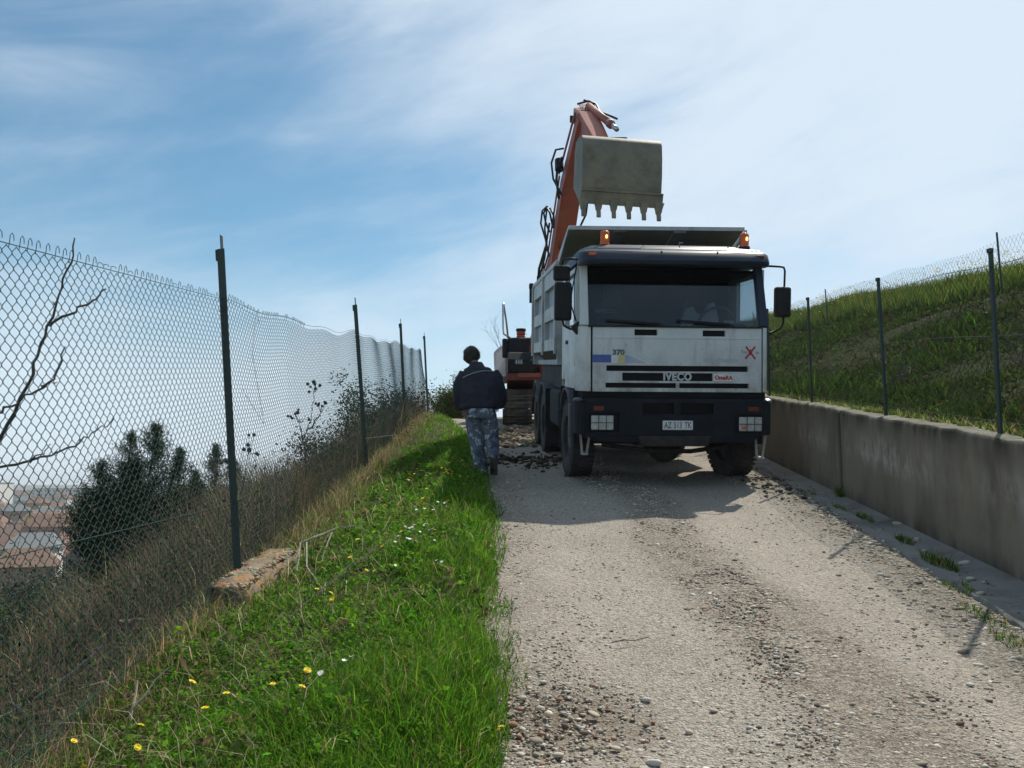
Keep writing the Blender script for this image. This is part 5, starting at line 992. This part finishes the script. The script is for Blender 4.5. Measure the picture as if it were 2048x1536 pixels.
# ------------------------------------------------------------------ rubble kerb block at the post foot
def kerb_block():
    y0, y1 = 5.95, 7.5; V = []; n = 26
    mt = pm('rubble_concrete', (.23, .185, .125), (.15, .115, .07), 9, .95, .8, 30, c3=(.33, .17, .06), s3=7, t3=(.52, .68))
    t = thing('rubble_kerb', 'broken lump of old rubble concrete footing at the foot of the nearest post', 'kerb', (-1.85, 6.6, g1(-1.85, 6.6))); o = np.array(t.location)
    for i in range(n):
        y = y0+(y1-y0)*i/(n-1); x = float(fx(y))+.0; b = float(base(y)); h = .16*(1-.5*(i/(n-1))**2); ring = []
        for x_, z_ in ((-.13, -.1), (-.14, h*.7), (-.1, h), (-.03, h+.012), (.05, h+.01), (.12, h-.01), (.16, h*.65), (.16, -.12)):
            ring.append((x+.06+x_+rng.normal(0, .01), y+rng.normal(0, .012), b-.1+z_+rng.normal(0, .009)))
        V.append(ring)
    V = np.array(V); I = np.arange(n*8).reshape(n, 8); J = np.roll(I, -1, 1); F = np.stack([I[:-1], J[:-1], J[1:], I[1:]], -1).reshape(-1, 4)
    npmesh('footing', V.reshape(-1, 3)-o, [F, np.stack([I[0, ::-1], I[-1]])], mt, t)
    m = 520; y = rng.uniform(y0, y1-.1, m); x = fx(y)+.06+rng.uniform(-.12, .14, m); z = base(y)-.1+.16*(1-.5*((y-y0)/(y1-y0))**2); s = np.clip(rng.lognormal(math.log(.012), .4, m), .006, .035)
    V, F, c = lumps(np.stack([x, y, z], 1)-o, s, np.where((rng.uniform(size=m) < .75)[:, None], vary((.33, .29, .22), m, .25), vary((.3, .15, .06), m, .2)), .6, .25); tag(npmesh('aggregate', V, [F], stonem, t, col=c), kind='stuff')
kerb_block()
# ------------------------------------------------------------------ flowers
def flowers():
    fy = pm('dandelion_yellow', (.85, .66, .01), (.8, .56, .01), 60, .7); fw = pm('daisy_white', (.75, .75, .72), rough=.7); stm = pm('flower_stem', (.08, .14, .03), rough=.7)
    hd = MB()
    for k in range(14):
        a = k*2*math.pi/14; b = Vector((math.cos(a), math.sin(a), .25)); s = Vector((-math.sin(a), math.cos(a), 0))
        hd.add([Vector((0, 0, 0)), b*.011+s*.0035, b*.019, b*.011-s*.0035], [(0, 1, 2, 3)])
    for k in range(8):
        a = k*2*math.pi/8+.2; b = Vector((math.cos(a), math.sin(a), .8)); s = Vector((-math.sin(a), math.cos(a), 0)); hd.add([Vector((0, 0, .002)), b*.007+s*.003, b*.011, b*.007-s*.003], [(0, 1, 2, 3)])
    H = hd.build('flower_head', fy); HY = H.data; bpy.data.objects.remove(H)
    hd = MB()
    for k in range(12):
        a = k*2*math.pi/12; b = Vector((math.cos(a), math.sin(a), .12)); s = Vector((-math.sin(a), math.cos(a), 0)); hd.add([Vector((0, 0, 0)), b*.009+s*.0022, b*.013, b*.009-s*.0022], [(0, 1, 2, 3)])
    H = hd.build('flower_head', fw); HW = H.data; bpy.data.objects.remove(H)
    ST = MB().tube([(0, 0, -.02), (.004, 0, .5), (0, .003, 1)], .0012, 4).build('stem', stm); SM = ST.data; bpy.data.objects.remove(ST)
    def put(kind, x, y, h, sc, grp, lab):
        z = max(g1(x, y), float(rbase(np.array(x), np.array(y))) if x > rl(y)-.1 else -9); t = thing('dandelion' if kind else 'daisy', lab, 'flower', (x, y, z), (0, 0, random.uniform(0, 6)), grp)
        s = bpy.data.objects.new('stem', SM); link(s, t); s.scale = (1, 1, h); k = bpy.data.objects.new('flower_head', HY if kind else HW); link(k, t); k.location = (0, 0, h); k.scale = (sc,)*3; k.rotation_euler = (random.uniform(-.7, .3), random.uniform(-.5, .5), random.uniform(0, 6))
    Y = [(-1.72, 3.62), (-1.32, 3.95), (-1.2, 3.85), (-1.22, 4.1), (-1.05, 4.02), (-.9, 4.02), (-.88, 3.9), (-.86, 3.75), (-1.5, 3.72), (-1.62, 3.5), (-1.4, 3.45), (-.5, 4.25), (-.05, 3.58), (-.04, 3.5), (-1.0, 4.9), (-1.02, 5.15), (-1.52, 4.35), (-1.3, 6.2), (-1.15, 6.4), (-.95, 6.6), (-1.25, 5.8), (-1.4, 6.6), (-1.1, 5.5), (-.9, 5.9), (-.85, 6.9), (-1.2, 7.0), (-1.35, 7.3), (-1.05, 7.5), (-1.0, 6.2), (-.8, 7.3), (-.75, 7.9), (-.6, 7.0)]
    r2 = random.Random(3)
    for k in range(46): Y.append((-1.6+r2.random()*1.1, 8.5+r2.random()*3.4))
    for k in range(18): Y.append((-1.1+r2.gauss(0, .15), 11.2+r2.gauss(0, .35)))
    for k in range(14): Y.append((-.78+r2.gauss(0, .1), 10.9+r2.gauss(0, .12)))
    for x, y in Y: put(1, x, y, r2.uniform(.08, .17), r2.uniform(.75, 1.15), 'dandelions on the verge', 'yellow dandelion flower standing in the green verge grass')
    for cx, cy, n in ((-.78, 7.6, 9), (-.82, 7.2, 9), (-.72, 6.9, 8), (-.7, 8.9, 7), (-.8, 8.6, 5), (-.82, 4.3, 5), (-.62, 6.4, 4)):
        for k in range(n): put(0, cx+r2.gauss(0, .09), cy+r2.gauss(0, .12), r2.uniform(.06, .12), r2.uniform(.9, 1.3), 'white daisies on the verge', 'small white daisy flower growing in the green verge grass')
flowers()
# ------------------------------------------------------------------ saplings, shrubs, sticks
def poly(mb, pts, r0, r1, n=6, sub=4, wob=.006):
    P = [Vector(p) for p in pts]; out = []
    for i in range(len(P)-1):
        for k in range(sub): out.append(P[i].lerp(P[i+1], k/sub)+Vector((random.gauss(0, wob), random.gauss(0, wob), random.gauss(0, wob))))
    out.append(P[-1]); m = len(out); mb.tube(out, [(r0+(r1-r0)*i/(m-1))*random.uniform(.92, 1.1) for i in range(m)], n)
def sapling():
    k = 4.72/4.4; f = lambda p: (p[0]*k, p[1]*k, 1.55+(p[2]-1.55)*k)
    root = (-3.05, 4.9, g1(-3.05, 4.9)); t = thing('bare_sapling', 'leafless dark sapling reaching up behind the nearest mesh of the left fence', 'sapling', root); o = Vector(root)
    L = [('stem', [tuple(root), (-2.95, 4.8, 1.1)]+[f(p) for p in [(-2.668, 4.4, 1.501), (-2.539, 4.4, 1.792), (-2.419, 4.4, 2.046), (-2.356, 4.4, 2.248), (-2.305, 4.4, 2.452), (-2.252, 4.4, 2.633), (-2.223, 4.4, 2.799)]], .013, .004),
         ('branch', [f(p) for p in [(-2.331, 4.4, 2.345), (-2.202, 4.4, 2.422), (-2.117, 4.4, 2.473), (-2.05, 4.4, 2.535)]], .008, .004),
         ('branch', [(-2.95, 4.8, 1.5)]+[f(p) for p in [(-2.693, 4.4, 1.859), (-2.547, 4.4, 1.916), (-2.439, 4.4, 1.971), (-2.343, 4.4, 2.034), (-2.283, 4.4, 2.079), (-2.24, 4.4, 2.241)]], .009, .004),
         ('branch', [f(p) for p in [(-2.343, 4.4, 2.034), (-2.307, 4.4, 2.056), (-2.27, 4.4, 2.061)]], .006, .003),
         ('branch', [(-2.98, 4.85, 1.25)]+[f(p) for p in [(-2.676, 4.4, 1.624), (-2.529, 4.4, 1.639), (-2.383, 4.4, 1.668), (-2.262, 4.4, 1.708), (-2.141, 4.4, 1.762), (-2.057, 4.4, 1.817), (-1.979, 4.4, 1.889)]], .009, .003),
         ('branch', [f(p) for p in [(-2.383, 4.4, 1.668), (-2.324, 4.4, 1.71), (-2.284, 4.4, 1.752)]], .005, .002)]
    for nm, pts, a, b in L:
        mb = MB(); poly(mb, [Vector(p)-o for p in pts], a, b)
        for i in range(3, len(pts)-1):                         # buds
            p = Vector(pts[i])-o; mb.tube([p, p+Vector((random.uniform(-.02, .02), 0, .025))], [b*1.3, .001], 5)
        mb.build(nm, bark, t, smooth=True)
sapling()
def grow(mb, p, d, ln, r, depth, tips, spread=.6, seg=4, grav=.1):
    pts = [Vector(p)]; d = Vector(d).normalized()
    for k in range(seg): d = (d+Vector((random.gauss(0, .13), random.gauss(0, .13), random.gauss(0, .1)+grav*.3))).normalized(); pts.append(pts[-1]+d*ln/seg)
    mb.tube(pts, [r*(1-.55*k/seg) for k in range(seg+1)], 4 if depth < 2 else 5, cap=False); tips.append(pts[-1])
    if depth > 0:
        for k in range(random.randint(2, 4)):
            q = pts[random.randint(1, seg)]; a = Vector((random.gauss(0, 1), random.gauss(0, 1), random.gauss(.2, .6))).normalized(); grow(mb, q, d*(1-spread)+a*spread, ln*random.uniform(.45, .75), r*.5, depth-1, tips, spread, seg, grav)
def shrub(name, label, cat, x, y, h, stems, leaves, col, size, z=None, spread=.5, mat=None, group=None, fill=.1, depth=2, barkm=None, r=.012, flat=.9):
    z = g1(x, y) if z is None else z; t = thing(name, label, cat, (x, y, z), (0, 0, 0), group); mb = MB(); tips = []
    for k in range(stems): grow(mb, (random.gauss(0, .05), random.gauss(0, .05), -.05), (random.gauss(0, .35), random.gauss(0, .35), 1), h*random.uniform(.45, .62), r, depth, tips, spread)
    mb.build('branches', barkm or bark, t)
    if leaves:
        T = np.array([tuple(p) for p in tips]); i = rng.integers(0, len(T), leaves); cen = T[i]+rng.normal(0, fill, (leaves, 3)); cen[:, 2] = np.abs(cen[:, 2]); tone = rng.uniform(.55, 1.35, len(T))[i]
        V, F, c = leaf_mesh(cen, rng.uniform(size*.6, size*1.3, leaves), vary(col, leaves, .2)*tone[:, None], flat, .5); npmesh('foliage', V, [F], mat or leafm, t, col=c)
    return t
def evergreen(x, y, spires, label, z=None):
    z = g1(x, y) if z is None else z; t = thing('evergreen_shrub', label, 'shrub', (x, y, z)); mb = MB(); Vs = []; Fs = []; Cs = []; c0 = 0
    for dx, dy, h, r in spires:
        mb.tube([(0, 0, -.1), (dx*.6, dy*.6, h*.4), (dx, dy, h)], [.03, .02, .006], 6)
        nb = int(105*h); 
        for k in range(nb):                                     # upswept sprays round each leader
            q = random.random()**.8; zz = h*(.06+.94*q); rr = r*(1-q)**.66*random.uniform(.3, 1.25)+.015; a = random.uniform(0, 6.28)
            p0 = Vector((dx*min(1, .4+q), dy*min(1, .4+q), zz-.12*rr)); p1 = p0+Vector((math.cos(a)*rr, math.sin(a)*rr, rr*.75+.04)); mb.tube([p0, p1], [.005, .002], 3, cap=False)
            m = int(34+120*rr); s = rng.uniform(.25, 1.1, m)[:, None]; cen = np.array(p0)*(1-s)+np.array(p1)*s+rng.normal(0, .025, (m, 3)); tone = rng.uniform(.5, 1.5)
            V, F, c = leaf_mesh(cen, rng.uniform(.016, .036, m), vary((.034, .055, .018), m, .2)*tone, 1.3, .4); Vs.append(V); Fs.append(F+c0); Cs.append(c); c0 += len(V)
    mb.build('trunk', bark, t); npmesh('crown', np.concatenate(Vs), Fs, everm, t, col=np.concatenate(Cs))
evergreen(-4.75, 11.0, [(.34, 0, 2.2, .58), (-.02, .1, 2.1, .55), (.6, .1, 1.9, .5), (-.32, 0, 1.75, .55), (.12, -.1, 1.75, .75), (-.58, .15, 1.4, .48), (.85, .05, 1.5, .5)], 'dark evergreen shrub with several pointed leaders beyond the left fence', z=.05)
evergreen(-4.35, 13.2, [(-.05, 0, 1.6, .36), (.22, .1, 1.35, .34), (-.32, 0, 1.2, .32)], 'small dark evergreen shrub just left of the nearest tall fence post', z=.5)
def seedhead(x, y, z, L, label):
    t = thing('dried_thistle', label, 'plant', (x, y, z)); o = Vector((x, y, z)); mb = MB(); hd = MB()
    for pts in L:
        poly(mb, [Vector(p)-o for p in pts], .009, .003, 5, 4, .008); e = Vector(pts[-1])-o
        for k in range(7):
            q = e+Vector((random.gauss(0, .07), random.gauss(0, .05), random.gauss(-.01, .06))); mb.tube([e-Vector((0, 0, .08)), q], .002, 4); hd.ball(q, random.uniform(.014, .026), 5)
    mb.build('stem', bark, t); tag(hd.build('seed_heads', bark, t), kind='stuff')
seedhead(-2.43, 10.5, 1.0, [[(-2.43, 10.5, 1.0), (-2.429, 10.5, 1.785), (-2.46, 10.5, 2.08), (-2.384, 10.5, 2.317), (-2.354, 10.5, 2.555), (-2.335, 10.5, 2.734)], [(-2.435, 10.5, 2.021), (-2.524, 10.5, 2.257), (-2.558, 10.5, 2.406)], [(-2.4, 10.5, 2.2), (-2.3, 10.5, 2.35), (-2.26, 10.5, 2.48)]], 'dried thistle with dark seed heads standing behind the mesh between two posts')
seedhead(-2.75, 9.0, .6, [[(-2.75, 9, .6), (-2.72, 9, 1.5), (-2.66, 9, 1.95)], [(-2.73, 9, 1.4), (-2.85, 9, 1.75)]], 'short dried seed stalk behind the mesh right of the nearest post')
shrub('leafy_shrub', 'loose dark leafy shrub behind the fence left of the second post', 'shrub', -2.75, 13.2, 1.0, 5, 900, (.04, .06, .02), .05, spread=.45, fill=.07)
shrub('leafy_shrub', 'tall thin shrub seen through the mesh between second and third posts', 'shrub', -2.85, 16.2, 1.6, 4, 1300, (.045, .065, .025), .055, spread=.4, fill=.09)
shrub('bramble', 'dark bramble clump behind the fence at the third post', 'shrub', -3.0, 19.6, 1.35, 8, 3600, (.04, .045, .022), .07, spread=.6, fill=.14)
shrub('bramble', 'brown bramble clump behind the fence before the last post', 'shrub', -3.1, 23.2, 1.4, 8, 3600, (.055, .05, .028), .08, spread=.6, fill=.15)
shrub('bramble', 'low tangled bramble behind the second fence post', 'shrub', -3.1, 14.6, 1.2, 8, 2600, (.075, .06, .035), .055, spread=.65, fill=.12)
shrub('green_bush', 'rounded yellow-green bush at the bend behind the walking man', 'bush', -1.85, 26.8, 1.15, 16, 15000, (.085, .115, .026), .065, spread=.65, fill=.13, r=.02)
shrub('bare_tree', 'small leafless tree rising behind the excavator', 'tree', .55, 36, 4.3, 6, 0, (.1, .1, .1), .05, spread=.4, r=.03, depth=3, barkm=pm('twig_grey', (.16, .13, .11), rough=.9))
shrub('twiggy_bush', 'thin twiggy bush with sparse new leaves at the far left edge', 'bush', -4.0, 6.4, 1.5, 7, 420, (.13, .17, .04), .035, spread=.5, fill=.04, r=.008)
shrub('twiggy_bush', 'sparse twiggy bush left of the pointed evergreen shrub', 'bush', -5.2, 9.6, 1.6, 6, 300, (.12, .16, .04), .04, spread=.5, fill=.05, r=.008)
shrub('leafy_shrub', 'dark leafy shrub in front of the town at the lower left', 'shrub', -4.7, 8.6, 1.25, 9, 2600, (.045, .06, .022), .04, spread=.6, fill=.1)
shrub('leafy_shrub', 'brownish tangled shrub left of the pointed evergreen clump', 'shrub', -5.5, 9.7, 1.3, 9, 2200, (.085, .075, .035), .045, spread=.6, fill=.1)
shrub('dead_bush', 'brown dead bush behind the wall fence between two posts', 'bush', 5.25, 8.7, 1.25, 9, 500, (.07, .055, .04), .03, spread=.6, fill=.06, r=.01)
shrub('dead_bush', 'low dead brushwood behind the post nearest the right edge', 'bush', 4.75, 7.1, .95, 7, 200, (.07, .055, .04), .03, spread=.55, fill=.05, r=.009)
shrub('dead_bush', 'small dead bush behind the wall fence near the lorry mirror', 'bush', 5.1, 11.6, .8, 6, 200, (.07, .055, .04), .03, spread=.6, fill=.05, r=.008)
def sticks():
    def stick(label, pts, r, mt=barkpale, extra=()):
        o = Vector(pts[0]); t = thing('dry_stick', label, 'stick', tuple(o)); mb = MB(); poly(mb, [Vector(p)-o for p in pts], r, r*.5, 5, 3, .006); mb.build('stem', mt, t)
        for e in extra: mb = MB(); poly(mb, [Vector(p)-o for p in e], r*.7, r*.3, 5, 3, .006); mb.build('twig', mt, t)
    G = lambda x, y, h=.05: (x, y, g1(x, y)+h)
    stick('pale forked stick leaning over the rubble at the nearest post', [G(-1.65, 6.9, .05), G(-1.7, 7.2, .2), G(-1.45, 7.5, .22), G(-1.3, 7.55, .2)], .011, extra=([G(-1.5, 7.45, .21), G(-1.5, 7.1, .05)],))
    stick('thin pale stick lying slantwise below the rubble lump', [G(-1.62, 7.1, .22), G(-1.5, 6.6, .1), G(-1.35, 6.3, .03)], .007)
    stick('short forked dry twig standing in the lower left grass', [G(-1.72, 4.15, .0), G(-1.76, 4.3, .16)], .008, extra=([G(-1.74, 4.2, .08), G(-1.63, 4.35, .2)],))
    stick('pale curved dead branch behind the mesh at lower left', [G(-2.6, 4.6, .1), G(-2.35, 4.7, .12), G(-2.15, 4.8, .2)], .009)
    stick('short pale stick caught crosswise in front of the second post', [(-1.78, 10.9, 2.12), (-1.6, 10.9, 2.14), (-1.44, 10.9, 2.16)], .008, extra=([(-1.46, 10.9, 2.16), (-1.44, 11.0, 1.75)],))
    stick('long dark bramble cane arching through the verge weeds', [G(-1.3, 5.3, .05), G(-1.12, 5.8, .17), G(-.95, 6.3, .22), G(-.85, 6.6, .2)], .005, bark)
    stick('thin dead twig lying on the sunny gravel', [(.55, 5.0, float(base(5.0))+.01), (.75, 5.05, float(base(5.05))+.015)], .004, bark)
sticks()
# ------------------------------------------------------------------ the town in the valley
def town():
    wl = [pm('render_cream', (.5, .42, .32), rough=.9), pm('render_white', (.6, .57, .52), rough=.9), pm('render_ochre', (.42, .27, .15), rough=.9), pm('render_pink', (.4, .25, .2), rough=.9)]
    rf = [pm('roof_tile', (.21, .115, .075), (.15, .085, .06), .8, .9), pm('roof_brown', (.17, .1, .07), rough=.9), pm('roof_grey', (.17, .18, .18), rough=.9)]; win = pm('window_dark', (.03, .035, .04), rough=.3)
    def house(x, y, w, d, h, rot, wi, ri, label, group=None, flat=False, windows=True):
        z = g1(x, y); t = thing('house', label, 'house', (x, y, z-1), (0, 0, rot), group); h += 1
        MB().box(-w/2, w/2, -d/2, d/2, 0, h).build('wall', wl[wi], t)
        if flat: MB().box(-w/2-.3, w/2+.3, -d/2-.3, d/2+.3, h+.01, h+.5).build('roof', rf[ri], t)
        else: MB().loft([[(-w/2-.5, -d/2-.5, h+.01), (w/2+.5, -d/2-.5, h+.01), (w/2+.5, d/2+.5, h+.01), (-w/2-.5, d/2+.5, h+.01)], [(-w/2+1, -.1, h+d*.3), (w/2-1, -.1, h+d*.3), (w/2-1, .1, h+d*.3), (-w/2+1, .1, h+d*.3)]]).build('roof', rf[ri], t)
        if windows:
            for k in range(max(2, int(w/3))):
                for q in range(max(1, int((h-1)/3))):
                    u = -w/2+w*(k+.5)/max(2, int(w/3)); MB().box(u-.5, u+.5, -d/2-.06, -d/2+.05, 1.9+q*3, 3.3+q*3).build('window', win, t)
        return t
    def at(px, f): return (px-1024)/1774*f, f
    x, y = at(70, 98); house(x, y, 5.6, 6, 4.3, .45, 3, 1, 'reddish low house with tiled roof nearest beyond the left fence')
    x, y = at(85, 135); house(x, y, 6.5, 7, 6.6, .3, 1, 2, 'white house with rounded grey roof in the valley at far left')
    x, y = at(8, 110); house(x, y, 5, 6, 4.2, .2, 0, 2, 'pale house at the very left edge of the valley')
    spots = []
    r2 = random.Random(12)
    for f in (165, 185, 210, 240, 280, 330, 390, 460, 540, 640):
        for px in np.arange(-60, 480, 62): spots.append((px+r2.uniform(-25, 25), f*r2.uniform(.93, 1.07)))
    for px, f in spots:
        x, y = at(px, f); w = r2.uniform(6, 13); house(x, y, w, r2.uniform(6, 9), r2.choice((3.5, 6, 6, 7, 9)), r2.uniform(-.6, .6), r2.choice((0, 0, 1, 1, 2, 3)), r2.choice((0, 0, 0, 1, 2)), 'small house with tiled roof in the hazy town down in the valley', 'houses of the far town', windows=f < 250)
    for px, f, w, h in ((150, 700, 46, 12), (60, 820, 60, 10), (-10, 560, 18, 17)):
        x, y = at(px, f); house(x, y, w, 20, h, .1, 1 if w < 50 else 0, 0, {46: 'long cream block with flat orange roof on the town horizon', 60: 'wide pale shed in the farthest part of the town', 18: 'tall cream tower block at the left edge of the town'}[w], None, True)
    # trees between the houses
    Vs, Fs, Cs = [], [], []; c0 = 0; n = 420; f = np.exp(rng.uniform(np.log(105), np.log(900), n)); px = rng.uniform(-120, 860, n); x = (px-1024)/1774*f; y = f
    f[:70] = rng.uniform(62, 140, 70); px[:70] = rng.uniform(-80, 330, 70); x = (px-1024)/1774*f; y = f
    for i in range(n):
        s = rng.uniform(1.2, 3)*(1 if f[i] < 200 else 1.4)*(.62 if i < 70 else 1); m = 420 if i < 70 else 150; cen = rng.normal(0, 1, (m, 3)); cen /= np.linalg.norm(cen, axis=1, keepdims=True); cen *= rng.uniform(.4, 1, (m, 1))*s; cen[:, 2] *= 1.1; cen += np.array([x[i], y[i], g1(x[i], y[i])+s*.8])
        V, F, c = leaf_mesh(cen, rng.uniform(.5, 1.0, m)*s*(.16 if i < 70 else .3), vary((.05, .065, .03) if rng.uniform() < .7 else (.1, .08, .05), m, .25), 1., .8); Vs.append(V); Fs.append(F+c0); Cs.append(c); c0 += len(V)
    tag(npmesh('valley_trees', np.concatenate(Vs), Fs, everm, col=np.concatenate(Cs)), 'dark trees massed between the houses of the valley town', 'trees', kind='stuff')
town()
# ------------------------------------------------------------------ hazy air
def haze():
    m, N, L, out = nmat('haze_air'); v = N.new('ShaderNodeVolumePrincipled'); v.inputs['Color'].default_value = (.9, .94, 1, 1); v.inputs['Density'].default_value = .0003; v.inputs['Density Attribute'].default_value = ''; v.inputs['Anisotropy'].default_value = .2; L.new(v.outputs[0], out.inputs['Volume'])
    tag(MB().box(-5600, 3600, -120, 5600, -60, 32).build('haze', m), 'thin pale haze filling the air over the valley', 'haze', kind='stuff')
haze()
